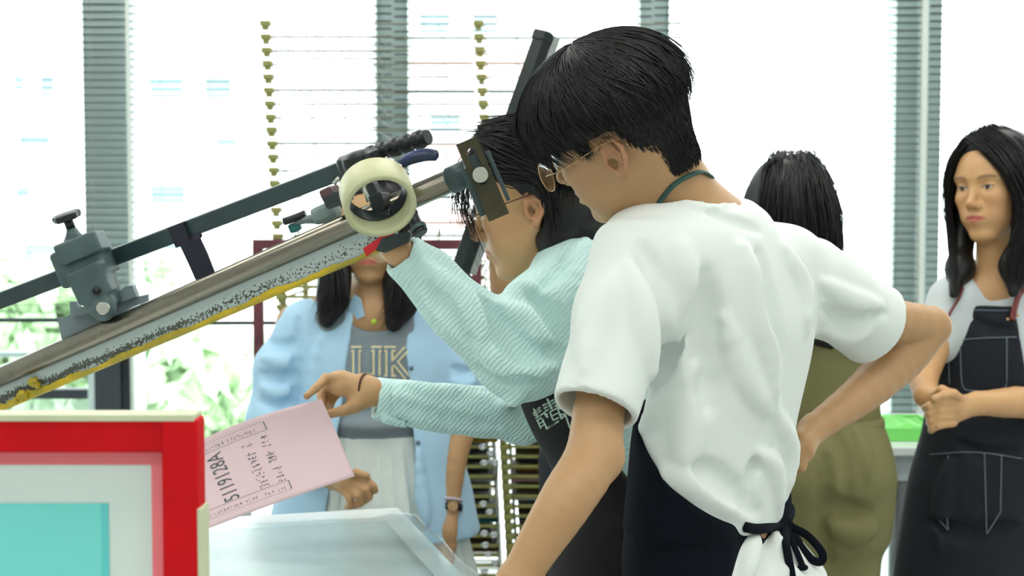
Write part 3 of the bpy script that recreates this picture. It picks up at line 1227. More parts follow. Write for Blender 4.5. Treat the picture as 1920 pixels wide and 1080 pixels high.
# worn pale wood along the outer edges
MB().box((xr - FW * .5 - .001, Yr + FD / 2, zt + .0010), (FW - .004, FD + .0012, .0065), bev=.001).build('worn_edge', M_wood, root)
MB().box((xr + .0006, Yr + FD / 2, zt - FH / 2 - .04), (.0045, FD + .001, FH - .09), bev=.001).build('worn_edge', M_wood, root)
ym = Yr + FD * .55
MB().box((xr - FW / 2, ym + .004, zt - FH / 2), (FW - 2 * FB + .01, .0012, FH - 2 * FB + .02)).build('mesh_cloth', M_mesh, root)
tw = S(29, Yr)
zi = zt - FB * .92
MB().box((xr - FW / 2, ym + .0024, zi - tw / 2), (FW - 2 * FB, .0012, tw)).build('tape', M_tape, root)
MB().box((xr - FB - tw / 2, ym + .0026, zt - FH / 2), (tw, .0012, FH - 2 * FB)).build('tape', M_tape, root)
zc = P(0, 952, Yr)[2]; xc = P(182, 900, Yr)[0]
MB().box(((xr - FW + FB + xc) / 2, ym + .0028, (zc + zt - FH + FB) / 2), (xc - (xr - FW + FB), .0010, zc - (zt - FH + FB))).build('stencil_area', M_cyan, root)
M_cy2 = mat('turquoise_emulsion_edge', rgb(104, 218, 216), 0.4, var=0.05)
MB().box((xc + .001, ym + .0026, (zc + zt - FH + FB) / 2), (.007, .0012, zc - (zt - FH + FB))).build('stencil_edge', M_cy2, root)

# ================================================================== right-hand work table
M_tabg = mat('worktable_grey_stained', rgb(176, 186, 190), 0.5, color2=rgb(196, 204, 206), vscale=9)
M_green = mat('lime_green_plastic', rgb(128, 226, 110), 0.45, var=0.08, vscale=5)
Yt = 3.72
x0, x1 = P(1612, 840, Yt)[0], P(1990, 840, Yt)[0]
zt2 = P(0, 836, Yt)[2]
root = empty('work_table', ((x0 + x1) / 2, Yt + .3, 0), 'grey stained work table between the olive and denim-aproned women', 'table')
MB().box(((x0 + x1) / 2, Yt + .3, zt2 - .012), (x1 - x0, .64, .024), bev=.004).build('table_top', M_tabw, root)
MB().box(((x0 + x1) / 2, Yt + .025, zt2 - .024 - S(26, Yt)), (x1 - x0 - .02, .03, S(52, Yt)), bev=.003).build('apron_rail', M_tabg, root)
lx = P(1712, 900, Yt)[0]
zl_ = zt2 - .024 - S(50, Yt)
for x in (lx, x1 - .06):
    for y in (Yt + .04, Yt + .56):
        MB().box((x, y, zl_ / 2), (.065, .05, zl_), bev=.004).build('leg', M_leg, root)
MB().box((P(1684, 900, Yt)[0], Yt + .05, zl_ / 2), (.016, .02, zl_), bev=.003).build('brace', M_tabg, root)
gx0, gx1 = P(1640, 820, Yt + .1)[0], P(1770, 820, Yt + .1)[0]
root = empty('green_tray', ((gx0 + gx1) / 2, Yt + .2, zt2), 'lime green plastic tray on the grey work table', 'tray')
t = MB()
t.box(((gx0 + gx1) / 2, Yt + .2, zt2 + .004), (gx1 - gx0, .26, .008), bev=.003)
t.box(((gx0 + gx1) / 2, Yt + .075, zt2 + .02), (gx1 - gx0, .01, .034), bev=.003)
t.box(((gx0 + gx1) / 2, Yt + .325, zt2 + .02), (gx1 - gx0, .01, .034), bev=.003)
t.box((gx0 + .005, Yt + .2, zt2 + .02), (.01, .25, .034), bev=.003)
t.box((gx1 - .005, Yt + .2, zt2 + .02), (.01, .25, .034), bev=.003)
t.build('tray_body', M_green, root)
tl = []
for i, y in enumerate(np.linspace(Yt + .09, Yt + .31, 10)):
    tl.append([(x, y, zt2 + .03 + .012 * math.sin(x * 50 + i) * math.sin(y * 40 + 2)) for x in np.linspace(gx0 + .012, gx1 - .012, 14)])
MB().sheet(np.array(tl), .002).build('crumpled_wrap', M_green, root, True)
p = P(1650, 800, Yt + .15)
# ================================================================== one-arm screen printing machine
M_steel = mat('polished_steel_rod', rgb(138, 132, 120), 0.26, metal=1.0, var=0.14, vscale=7, stretch=(1, 1, 1), bump=0.03, bscale=60, rvar=0.08)
M_teal = mat('dark_teal_enamel', rgb(52, 72, 74), 0.38, color2=rgb(44, 62, 66), vscale=14, bump=0.04)
M_teal2 = mat('grey_teal_casting', rgb(74, 95, 95), 0.45, color2=rgb(62, 82, 84), vscale=16, bump=0.08)
M_greyp = mat('pale_grey_bracket', rgb(120, 136, 140), 0.45, var=0.08, vscale=10)
M_knob = mat('black_plastic', rgb(20, 24, 26), 0.4, var=0.1)
M_cream = mat('cream_plastic', rgb(206, 202, 164), 0.45, color2=rgb(188, 192, 150), vscale=6, bump=0.03)
M_dark = mat('dark_grey_metal', rgb(50, 58, 60), 0.4, metal=0.3, var=0.12, vscale=20)
M_bronze = mat('bronze_plate', rgb(74, 70, 50), 0.34, metal=0.6, color2=rgb(58, 56, 42), vscale=12)
M_blue = mat('blue_rubber_grip', rgb(20, 44, 108), 0.35, color2=rgb(30, 42, 64), vscale=30)
M_strap = mat('navy_webbing', rgb(38, 38, 52), 0.8, var=0.1, bump=0.3, bscale=300)
M_bolt = mat('zinc_bolt', rgb(190, 190, 180), 0.25, metal=1.0, var=0.05)
M_rtape = mat('red_tape', rgb(206, 24, 34), 0.4, var=0.12, vscale=40)
M_clamp = mat('pale_casting', rgb(150, 166, 162), 0.5, color2=rgb(120, 138, 136), vscale=18)

# squeegee holder: pale metal smeared with dark ink specks in a band above its yellow inked edge
M_hold = bpy.data.materials.new('inked_holder_metal')
M_hold.use_nodes = True
nt = M_hold.node_tree
N, L = nt.nodes, nt.links
bs = N['Principled BSDF']
bs.inputs['Roughness'].default_value = 0.45
tc = N.new('ShaderNodeTexCoord')
sp = N.new('ShaderNodeSeparateXYZ'); L.new(tc.outputs['UV'], sp.inputs[0])
n1 = N.new('ShaderNodeTexNoise'); n1.inputs['Scale'].default_value = 260; n1.inputs['Detail'].default_value = 4; L.new(tc.outputs['Object'], n1.inputs['Vector'])
n2 = N.new('ShaderNodeTexNoise'); n2.inputs['Scale'].default_value = 14; n2.inputs['Detail'].default_value = 3; L.new(tc.outputs['Object'], n2.inputs['Vector'])


def mth(op, a, b=None, c=None):
    n = N.new('ShaderNodeMath'); n.operation = op
    for i, q in enumerate((a, b, c)):
        if q is None: continue
        if isinstance(q, (int, float)): n.inputs[i].default_value = q
        else: L.new(q, n.inputs[i])
    return n.outputs[0]


# V runs 0 at the lower edge to 1 at the top; the smear is thickest at V ~ 0.3 and fades towards the right end
dist = mth('ABSOLUTE', mth('SUBTRACT', mth('ADD', sp.outputs['Y'], mth('MULTIPLY', mth('SUBTRACT', n2.outputs['Fac'], .5), .35)), .30))
band = mth('MULTIPLY', mth('SUBTRACT', 1.0, mth('MULTIPLY', dist, 4.2)), mth('SUBTRACT', 1.15, mth('MULTIPLY', sp.outputs['X'], .95)))
dark = mth('GREATER_THAN', mth('ADD', n1.outputs['Fac'], mth('MULTIPLY', band, .42)), .66)
mx = N.new('ShaderNodeMixRGB'); L.new(dark, mx.inputs['Fac'])
mx.inputs['Color1'].default_value = rgb(176, 190, 188); mx.inputs['Color2'].default_value = rgb(74, 80, 70)
L.new(mx.outputs[0], bs.inputs['Base Color'])

M_yel = mat('yellow_ink_edge', rgb(206, 176, 26), 0.4, color2=rgb(168, 150, 40), vscale=22, bump=0.3, bscale=60)

ra_, rb_ = P(0, 707, 2.38), P(858, 333, 2.02)
rd = rb_ - ra_
rlen = np.linalg.norm(rd)
ru = rd / rlen                                     # along the rod, rising to the right


def rod_at(px):
    """Point on the rod axis that shows at column px."""
    k = (px - 960) / F
    c = math.cos(PITCH)
    # solve x = k * depth along view
    a = ra_ - CAM
    fw = np.array([0, c, -math.sin(PITCH)])
    t = (k * (a @ fw) - a[0]) / (rd[0] - k * (rd @ fw))
    return ra_ + rd * t


vw = np.array([0, 1.0, 0])
rn = np.cross(ru, vw); rn /= np.linalg.norm(rn)    # square to the rod, roughly in the picture plane
if rn[2] < 0: rn = -rn
rf = np.cross(ru, rn)
if rf[1] > 0: rf = -rf                             # towards the viewer
rl_ = ra_ - rd * .46
root = empty('screen_printing_machine', (rl_[0] - .02, rl_[1], 0), 'one-arm screen printing machine with steel rod, teal beam and cream ring', 'machine')


def RP(px, py, dY=0.0, base=None):
    """Point at pixel (px,py) whose depth follows the rod, pushed back by dY."""
    y = np.interp(px, [-200, 0, 858, 1000], [2.38 + .36 * 200 / 858, 2.38, 2.02, 1.96])
    return P(px, py, y + dY)


rend = rb_ + ru * .004
MB().cyl(rl_, rend, .0165, 40, .002).build('steel_rod', M_steel, root, 'auto')
# base column at the far left, out of the frame
bt = rl_ + np.array([0, 0, -.02])
MB().box((bt[0], bt[1], bt[2] / 2), (.10, .12, bt[2] + .08), bev=.008).build('column', M_teal, root)
MB().box((bt[0] - .06, bt[1] + .06, .02), (.24, .26, .04), bev=.008).build('base_plate', M_teal, root)

# holder plate under the rod with its inked edge
pl, pr = rod_at(-150), rod_at(722)
H = .050
vs, fs = [], []
th_ = .010
Rb = rf * .0
for q in (pl, pr):
    for s in (1, -1):
        vs.append(q + rn * (-.004) - rf * .004 + rf * s * th_ / 2)
        vs.append(q - rn * H - rf * .004 + rf * s * th_ / 2)
fs = [(0, 1, 5, 4), (2, 6, 7, 3), (0, 2, 3, 1), (4, 5, 7, 6), (0, 4, 6, 2), (1, 3, 7, 5)]
hp = mesh_obj('squeegee_holder', np.array(vs), fs, M_hold, root, False)
uv = hp.data.uv_layers.new(name='UVMap')
uvv = {0: (0, 1), 1: (0, 0), 2: (0, 1), 3: (0, 0), 4: (1, 1), 5: (1, 0), 6: (1, 1), 7: (1, 0)}
for lp in hp.data.loops:
    uv.data[lp.index].uv = uvv[lp.vertex_index]
# inked blade: ragged upper border
nseg = 150
rows = []
for i in range(nseg + 1):
    t = i / nseg
    q = pl + (pr - pl) * t
    top = -H + .0035 + .003 * math.sin(t * 43) * math.sin(t * 17 + 1) + .0022 * RNG.random() + (.006 if t < .25 else 0) * RNG.random() + .003 * (1 - t)
    w = .0075
    rows.append([q + rn * top + rf * (w - .0035), q + rn * (-H - .001) + rf * (w - .004), q + rn * (-H - .0035) + rf * .001,
                 q + rn * (-H - .003) - rf * (w + .001), q + rn * (-H + .004) - rf * (w + .001)])
MB().sheet(np.array(rows), .0012).build('inked_blade', M_yel, root, True)
# yellow blobs on the left end
for (px, py, s) in ((62, 716, 9), (42, 742, 10), (30, 752, 7), (70, 722, 6)):
    q = RP(px, py, -.008)
    solid('ink_blob', [('u', 0, ell(q, (S(s, 2.35), .006, S(s, 2.35)))), ('d', 0, wobble(.004, 900, int(px)))], .0018, M_yel, root, 1)
# red tape and end bracket
q0, q1 = rod_at(664), rod_at(722)
tp = [q0 - rn * .053, q0 - rn * .040, q1 - rn * .030, q1 - rn * .041]
MB().prism([p_ + rf * .0045 for p_ in tp], rf * .0012).build('red_tape', M_rtape, root)
be = [RP(704, 470, -.012), RP(716, 447, -.012), RP(765, 432, -.012), RP(771, 440, -.012), RP(765, 455, -.012), RP(722, 474, -.012)]
MB().prism(be, np.array([0, .03, 0])).build('end_bracket', M_dark, root)

# teal square beam on its edge
ba, bb_ = P(-190, 636, 2.56), P(655, 314, 2.145)
bu = (bb_ - ba) / np.linalg.norm(bb_ - ba)
BR = frame_from(bu, (0, -1, .35))
MB().box((ba + bb_) / 2, (np.linalg.norm(bb_ - ba), .0275, .0275), BR @ rx(math.radians(28)), .0025).build('beam', M_teal, root)
MB().tube([ba, ba * .4 + (bt + np.array([0, 0, .06])) * .6, bt + np.array([0, .05, .04])], .018, 10).build('beam_joint', M_teal, root, True)
# ribbed black grip at its end
g0, g1 = P(690, 292, 2.12), P(803, 257, 2.06)
pts, rr = [], []
for i in range(41):
    t = i / 40
    pts.append(g0 + (g1 - g0) * t)
    rr.append(.0125 + .0011 * (1 if (i % 8) < 5 else -1) - (.003 if i in (0, 40) else 0))
MB().tube(pts, rr, 20).build('grip', M_knob, root, 'auto')
# big black star knob seen from the side
kc = P(673, 302, 2.055)
ka = P(664, 270, 2.05) - P(676, 310, 2.055); ka /= np.linalg.norm(ka)
kx = np.cross(ka, np.array([0, 1., 0])); kx /= np.linalg.norm(kx)
ky = np.cross(ka, kx)
m = MB()
N_ = 48
for z0, z1 in ((-.011, .011),):
    prof = [(-.013, .72), (-.011, .96), (0, 1.0), (.009, .97), (.013, .80), (.015, .3)]
    vs = []
    for z, s in prof:
        for i in range(N_):
            w = 2 * math.pi * i / N_
            r_ = .030 * s * (1 + .085 * math.cos(6 * w))
            vs.append(kc + ka * z + r_ * (kx * math.cos(w) + ky * math.sin(w)))
    fs = [(j * N_ + i, j * N_ + (i + 1) % N_, (j + 1) * N_ + (i + 1) % N_, (j + 1) * N_ + i) for j in range(len(prof) - 1) for i in range(N_)]
    fs += [tuple(range(N_))[::-1], tuple((len(prof) - 1) * N_ + i for i in range(N_))]
    m.add(vs, fs)
m.build('star_knob', M_knob, root, 'auto')
MB().cyl(kc - ka * .06, kc, .007, 16).build('knob_stem', M_bolt, root, True)

# cream ring
ax = np.array([math.sin(.62) * .42, -math.cos(.62), -math.sin(.62) * .90]); ax /= np.linalg.norm(ax)    # from back to front
rc = P(714, 388, 1.975) - ax * .026
e1 = np.cross(ax, np.array([0, 0, 1.])); e1 /= np.linalg.norm(e1)
e2 = np.cross(e1, ax)
if e2[2] < 0: e2 = -e2
prof = [(-.026, .0425), (-.026, .0485), (-.0245, .0500), (.0245, .0500), (.026, .0485), (.026, .0435), (.0245, .0420), (-.0245, .0415)]
vs, n_ = [], 72
for z, r_ in prof:
    for i in range(n_):
        w = 2 * math.pi * i / n_
        vs.append(rc + ax * z + r_ * (e1 * math.cos(w) * 1.02 + e2 * math.sin(w)))
k_ = len(prof)
fs = [(j * n_ + i, j * n_ + (i + 1) % n_, ((j + 1) % k_) * n_ + (i + 1) % n_, ((j + 1) % k_) * n_ + i) for j in range(k_) for i in range(n_)]
MB().add(vs, fs).build('cream_ring', M_cream, root, 'auto', angle=50)
# dark liner and blocks inside the ring
vs = []
for z, r_ in [(-.025, .037), (-.025, .0412), (-.004, .0414), (-.004, .0395)]:
    for i in range(n_):
        w = 2 * math.pi * i / n_
        vs.append(rc + ax * z + r_ * (e1 * math.cos(w) * 1.06 + e2 * math.sin(w)))
fs = [(j * n_ + i, j * n_ + (i + 1) % n_, ((j + 1) % 4) * n_ + (i + 1) % n_, ((j + 1) % 4) * n_ + i) for j in range(4) for i in range(n_)]
MB().add(vs, fs).build('ring_liner', M_dark, root, 'auto')
Rr = frame_from(ru, rn)
MB().box(P(715, 381, 2.045), (.021, .03, .028), Rr @ rx(-.2), .003).build('rod_block', M_dark, root)
MB().box(P(724, 402, 2.04), (.026, .026, .016), Rr @ ry(.25), .003).build('rod_block', M_dark, root)
MB().box(P(703, 361, 2.06), (.014, .018, .03), Rr, .003).build('rod_block', M_dark, root)
# lever with blue grip
lp = smoothpath([P(745, 316, 2.03), P(757, 304, 2.03), P(775, 295, 2.025), P(800, 290, 2.02), P(822, 292, 2.015)], 6)
n_ = len(lp)
MB().tube(lp, [.0035 if i < 4 else .0088 - .002 * abs((i - 14) / 10) ** 2 - (.004 if i == n_ - 1 else 0) for i in range(n_)], 14, flat=(.75, 1.1)).build('lever_grip', M_blue, root, True)
MB().tube([P(762, 330, 2.035), P(748, 316, 2.03), P(756, 305, 2.03)], [.006, .006, .0045], 10).build('lever_shank', M_bolt, root, True)
MB().tube([P(722, 298, 2.03), P(736, 302, 2.03), P(752, 336, 2.035), P(762, 350, 2.04)], .0042, 8).build('lever_link', M_bolt, root, True)
# piston foot right of the ring
f0, f1 = P(768, 398, 2.03), P(784, 428, 2.02)
MB().cyl(f0, f1, .0075, 16).build('piston', M_dark, root, True)
fd = (f1 - f0) / np.linalg.norm(f1 - f0)
MB().cyl(f1 - fd * .004, f1 + fd * .003, .0125, 20, .001).build('piston_collar', M_teal2, root, 'auto')
MB().cyl(f1 + fd * .003, f1 + fd * .0095, .0115, 20, .002).build('rubber_foot', M_knob, root, 'auto')
# small toggle clamp behind the rod on the left of the ring
MB().tube(smoothpath([P(548, 424, 2.16), P(570, 412, 2.15), P(598, 408, 2.14), P(628, 388, 2.13)], 5), [.004 + .0055 * min(1, i / 8) for i in range(16)], 10, flat=(1, .7)).build('toggle_arm', M_clamp, root, True)
MB().box(P(612, 398, 2.135), (.04, .03, .026), Rr, .006).build('toggle_body', M_clamp, root)
MB().cyl(P(532, 416, 2.15), P(573, 401, 2.145), .0058, 14, .001).build('toggle_knob', M_knob, root, 'auto')
MB().box(P(553, 426, 2.16), (.018, .012, .014), Rr, .003).build('toggle_tip', mat('teal_rubber', rgb(40, 120, 120), .5, var=.1), root)
MB().box(P(620, 362, 2.08), (.020, .03, .018), Rr, .003).build('side_block', mat('brown_metal', rgb(90, 64, 64), .4, var=.2), root)
MB().tube([P(626, 345, 2.06), P(634, 334, 2.06), P(640, 342, 2.06)], .003, 6).build('wing_nut', M_bolt, root, True)
MB().box(P(634, 372, 2.08), (.03, .04, .02), Rr, .004).build('side_block', M_dark, root)

# slotted bronze plate at the rod's end
pc = P(905, 336, 1.985)
pu = P(936, 408, 1.985) - P(874, 264, 1.985); pu /= np.linalg.norm(pu)
px_ = np.cross(pu, np.array([0, 1., 0])); px_ /= np.linalg.norm(px_)
pv = np.cross(px_, pu)
if pv[1] > 0: pv = -pv
hw, hl = S(20.5, 1.985), S(78, 1.985)
sw, s0_, s1_ = S(8.6, 1.985), -S(62, 1.985), S(10, 1.985)
bm = bmesh.new()
outer = [(-hw, -hl), (hw, -hl), (hw, hl), (-hw, hl)]
slot = []
for i in range(13):
    w = math.pi + math.pi * i / 12
    slot.append((sw * math.cos(w), s0_ + sw + sw * math.sin(w)))
for i in range(13):
    w = math.pi * i / 12
    slot.append((sw * math.cos(w), s1_ - sw + sw * math.sin(w)))
def ring_edges(pp):
    v = [bm.verts.new((x, y, 0)) for x, y in pp]
    return [bm.edges.new((v[i], v[(i + 1) % len(v)])) for i in range(len(v))]
es = ring_edges(outer) + ring_edges(slot)
bmesh.ops.triangle_fill(bm, use_beauty=True, edges=es)
ext = bmesh.ops.extrude_face_region(bm, geom=list(bm.faces))
for v in ext['geom']:
    if isinstance(v, bmesh.types.BMVert): v.co.z += .005
bmesh.ops.recalc_face_normals(bm, faces=bm.faces)
bm.verts.index_update()
m = MB().add([pc + px_ * v.co.x + pu * v.co.y + pv * v.co.z for v in bm.verts], [[v.index for v in f.verts] for f in bm.faces])
bm.free()
m.build('slotted_plate', M_bronze, root)
Rp = np.stack([px_, pu, -pv], 1)
MB().box(pc - px_ * (-.0215 if px_[0] > 0 else .0215) * 1.0 - pv * .016 + pu * .004, (.006, .075, .034), Rp, .001).build('plate_flange', M_teal, root)
MB().box(pc - px_ * (.019 if px_[0] > 0 else -.019) - pv * .012 + pu * .012, (.010, .07, .018), Rp, .001).build('plate_flange', M_teal, root)
MB().cyl(rb_ - ru * .012, rb_ + ru * .022, .0195, 28, .001).build('rod_end_cap', M_teal, root, 'auto')
MB().box(pc - pv * .010 - pu * .012, (.013, .05, .012), Rp, .001).build('slide_block', M_teal, root)
bc = P(901, 328, 1.98)
MB().cyl(bc + pv * .003, bc + pv * .0065, .0115, 28, .001).build('washer', M_bolt, root, 'auto')
MB().cyl(bc + pv * .0065, bc + pv * .013, .0062, 6).build('bolt_head', M_bolt, root)

# strap looped over the beam and hanging behind the rod
qs = P(347, 436, 2.275)
BS = BR @ rx(math.radians(28))
m = MB()
t = .0155
loop = [(-t, -t), (t, -t), (t, t), (-t, t)]
grid = []
for s in (-.016, .016):
    row = []
    for (y_, z_) in loop + loop[:1]:
        row.append(qs + bu * s + BS @ np.array([0, y_, z_]))
    grid.append(row)
m.sheet(np.array(grid), .0022)
st = np.array([[P(334, 452, 2.27), P(371, 436, 2.255)], [P(338, 462, 2.262), P(374, 446, 2.248)], [P(352, 492, 2.265), P(388, 476, 2.25)], [P(368, 528, 2.27), P(402, 512, 2.255)], [P(378, 552, 2.275), P(412, 536, 2.26)]])
m.sheet(st, .003)
m.build('strap', M_strap, root, 'auto')

# casting that clamps beam to rod (left)
def plate(name, poly, Y, th, m_, bev=0.0):
    return MB().prism([P(x, y, Y) for x, y in poly], np.array([0, th, 0])).build(name, m_, root)


Yc = 2.255
def hull_solid(name, segs, m_, h=.003):
    pr = []
    for s in segs:
        pr.append(('u', .004, s))
    return solid(name, pr, h, m_, root, 1)


Rc = frame_from(P(200, 500, Yc) - P(125, 530, Yc), (0, 0, 1))
hull_solid('clamp_casting', [
    rbox(P(160, 492, 2.30), (.040, .040, .030), Rc @ ry(0.0), .006),
    rbox(P(155, 465, 2.28), (.036, .030, .018), Rc, .005),
    rbox(P(172, 530, 2.265), (.029, .020, .028), Rc @ ry(-.05), .005),
    rbox(P(183, 556, 2.262), (.023, .016, .026), Rc @ ry(-.1), .008),
    cap(P(193, 578, 2.255), P(193, 578, 2.29), .021),
    cap(P(139, 448, 2.285), P(136, 436, 2.285), .017, .010),
    rbox(P(204, 530, 2.285), (.008, .03, .034), Rc @ ry(.15), .003)], M_teal2, .0028)
MB().cyl(P(181, 545, 2.236), P(181, 545, 2.252), .0065, 16).build('dark_screw_disc', M_knob, root, True)  # solid black disc, coloured like the shade inside a screw hole
MB().cyl(P(193, 578, 2.222), P(193, 578, 2.245), .0105, 20, .0015).build('pivot_bolt', M_bolt, root, 'auto')
# knob on top of the casting
kc = P(125, 407, 2.285)
kd = P(123, 400, 2.285) - P(134, 428, 2.29); kd /= np.linalg.norm(kd)
MB().cyl(P(134, 430, 2.285), kc, .0075, 14).build('knob_stem', M_knob, root, True)
kx = np.cross(kd, np.array([0, 1., 0])); kx /= np.linalg.norm(kx)
ky = np.cross(kd, kx)
prof = [(-.006, .55), (-.005, .9), (0, 1), (.005, .97), (.0075, .7)]
vs = []
for z, s in prof:
    for i in range(48):
        w = 2 * math.pi * i / 48
        r_ = .0225 * s * (1 + .1 * math.cos(5 * w + .6))
        vs.append(kc + kd * z + r_ * (kx * math.cos(w) + ky * math.sin(w)))
fs = [(j * 48 + i, j * 48 + (i + 1) % 48, (j + 1) * 48 + (i + 1) % 48, (j + 1) * 48 + i) for j in range(4) for i in range(48)]
fs += [tuple(range(48))[::-1], tuple(4 * 48 + i for i in range(48))]
MB().add(vs, fs).build('clamp_knob', M_knob, root, 'auto')
# bracket plate under it
plate('bracket_plate', [(108, 598), (118, 596), (160, 578), (215, 566), (276, 552), (276, 566), (250, 575), (180, 612), (116, 638)], 2.315, .012, M_greyp)
plate('bracket_plate', [(130, 566), (142, 566), (146, 576), (165, 574), (165, 590), (133, 594)], 2.305, .02, M_greyp)
plate('bracket_plate', [(218, 552), (236, 536), (248, 536), (256, 556), (230, 566), (216, 568)], 2.305, .02, M_greyp)
# ================================================================== people: shared parts
M_skin = mat('skin', rgb(205, 160, 122), 0.48, attr='tone', var=0.05, vscale=25, bump=0.06, bscale=240, sss=0.12)
M_hair = mat('black_hair', rgb(14, 13, 14), 0.42, spec=0.4, var=0.25, vscale=60)
M_gold = mat('gold_wire', rgb(196, 160, 120), 0.25, metal=1.0, var=0.03)
M_lens = thin_glass('spectacle_lens', (0.97, 0.98, 0.98, 1), 0.05)
M_shoe = mat('shoe_dark', rgb(40, 40, 44), 0.5, var=0.1)
M_trou = mat('dark_trousers', rgb(36, 38, 44), 0.8, var=0.1, bump=0.1)
SK = np.array([lin(c) for c in (200, 156, 110)])       # skin tones (linear)
SKR = np.array([lin(c) for c in (196, 130, 100)])
LIP = np.array([lin(c) for c in (186, 96, 88)])
BROW = np.array([lin(c) for c in (48, 38, 34)])


def U(k, f):
    return ('u', k, f)


def Sb(k, f):
    return ('s', k, f)


def head_prims(H, nose=1.0, jaw=1.0, openmouth=0.0, w=1.0):
    pr = [U(0, H.ell((-.012, 0, .048), (.096, .075, .083))),
          U(.03, H.ell((.035, 0, .045), (.058, .066, .062))),
          U(.03, H.ell((.034, 0, -.018), (.055, .058 * w, .075))),
          U(.015, H.ell((.072, 0, -.090), (.019 * jaw, .021, .017))),
          U(.015, H.ell((.073, 0, -.052), (.024, .028, .028)))]
    for s in (-1, 1):
        pr += [U(.02, H.cap((.0, .055 * w * w * s, -.030), (.056, .022 * w * w * s, -.088), .016 * jaw, .015)),
               U(.02, H.ell((.060, .041 * s, -.010), (.026, .020, .020))),
               U(.02, H.ell((.050, .034 * w * s, -.045), (.031, .022, .031))),
               U(.012, H.cap((.084, .012 * s, .035), (.069, .048 * s, .037), .011))]
    for s in (-1, 1):
        pr += [Sb(.012, H.ell((.099, .031 * s, .016), (.0185, .018, .0115)))]
    for s in (-1, 1):
        pr += [U(.004, H.ell((.0715, .031 * s, .0145), (.0165, .0175, .0128)))]
    pr += [U(.010, H.cap((.086, 0, .020), (.086 + .022 * nose, 0, -.018), .0062, .0088)),
           U(.006, H.ell((.086 + .022 * nose, 0, -.022), (.0105, .0105, .0095)))]
    for s in (-1, 1):
        pr += [U(.006, H.ell((.076 + .021 * nose, .0115 * s, -.0265), (.0095, .0075, .0072))),
               Sb(.002, H.ell((.080 + .022 * nose, .006 * s, -.034), (.004, .003, .004)))]
    om = openmouth
    for s in (-1, 1):
        pr += [U(.004, H.cap((.0955, .003 * s, -.0488), (.085, .023 * s, -.0535), .0055, .003)),
               U(.004, H.cap((.0945, .003 * s, -.0592 - om), (.0855, .021 * s, -.0558 - om * .4), .0062, .003))]
    for s in (-1, 1):
        pr += [Sb(.0025, H.cap((.1015, 0, -.0540 - om * .5), (.088, .024 * s, -.0546 - om * .2), .0018 + om * .5, .0012))]
    return pr


def ear_prims(H, s, flare=1.0):
    def e(x, z, o=0.0):
        return (-.006 + x - .15 * z * 0 - .12 * z, s * (.0735 + o + flare * max(0, -x) * .55), -.002 + z)
    pr = [U(.004, H.cap(e(.002, .012), e(-.002, -.010), .013, .009, ((-.45, s, 0), .42)))]
    hx = [(.014, .000), (.015, .018), (.006, .030), (-.008, .030), (-.018, .018), (-.019, .002), (-.013, -.013), (-.005, -.024)]
    for a, b in zip(hx, hx[1:]):
        pr.append(U(.0025, H.cap(e(*a, .003), e(*b, .003), .0036)))
    pr += [U(.005, H.ell(e(.000, -.025, .002), (.0075, .0045, .0095))),
           U(.003, H.cap(e(-.001, .020, .001), e(-.011, .006, .001), .0034, .0034)),
           U(.003, H.cap(e(-.011, .006, .001), e(-.007, -.014, .001), .0034, .0034)),
           U(.003, H.cap(e(.013, -.006, .002), e(.010, -.014, .001), .0045, .004)),
           Sb(.003, H.ell(e(.002, -.003, .007), (.0085, .0075, .0125)))]
    return pr


def head_color(H, tone=1.0, lips=1.0, brow=.85):
    def f(V):
        q = H.inv(V.astype(np.float64))
        x, y, z = q[:, 0], q[:, 1], q[:, 2]
        ay = np.abs(y)
        C = np.repeat((SK * tone)[None], len(V), 0)

        def mix(C, w, col):
            w = np.clip(w, 0, 1)[:, None]
            return C * (1 - w) + np.asarray(col)[None] * w
        red = np.exp(-(((x - .065) / .03) ** 2 + ((ay - .045) / .02) ** 2 + ((z + .02) / .02) ** 2)) * .45
        red += np.exp(-(((x - .115) / .014) ** 2 + (ay / .014) ** 2 + ((z + .022) / .014) ** 2)) * .4
        red += ((ay > .076) & (np.abs(z) < .04) & (np.abs(x) < .035)) * .5
        C = mix(C, red, SKR * tone)
        lp = (x > .080) & (ay < .026)
        lipw = lp * np.clip(1.6 - np.abs((z + .0540) / (.0088 * np.clip(1.02 - (ay / .026) ** 2, 0.15, 1))) * 1.5, 0, 1)
        C = mix(C, lipw * lips, LIP)
        dy = (ay - .033)
        bz = .0375 + .0012 * np.clip(dy / .02, -1, 1) - 8 * dy ** 2
        bw = (x > .05) * np.clip(1.5 - np.abs(z - bz) / .0032, 0, 1) * np.clip((.022 - np.abs(dy)) / .006, 0, 1)
        C = mix(C, bw * brow, BROW)
        de = (ay - .031) / .0145
        ez = .0140 + .0012 * de
        ew = (x > .066) * (np.abs(de) < 1)
        hh = .0040 * np.clip(1 - de ** 2, 0, 1)
        C = mix(C, ew * np.clip((hh - np.abs(z - ez)) / .0012 + .5, 0, 1), (.46, .42, .39))
        C = mix(C, ew * np.clip((.0056 - np.sqrt((ay - .0315) ** 2 + (z - ez) ** 2)) / .001 + .5, 0, 1) * (np.abs(z - ez) < hh + .0006), (.012, .009, .008))
        C = mix(C, ew * np.clip(1.3 - np.abs(z - ez - hh - .0006) / .0016, 0, 1) * .9, (.02, .015, .013))
        return C
    return f


def place_head(px, py, Y, lp, yaw, pitch, roll, s=1.0):
    """Head frame whose local point lp shows at a pixel."""
    H = head_frame((0, 0, 0), yaw, pitch, roll, s)
    H.o = P(px, py, Y) - H.R @ (np.asarray(lp, float) * s)
    return H


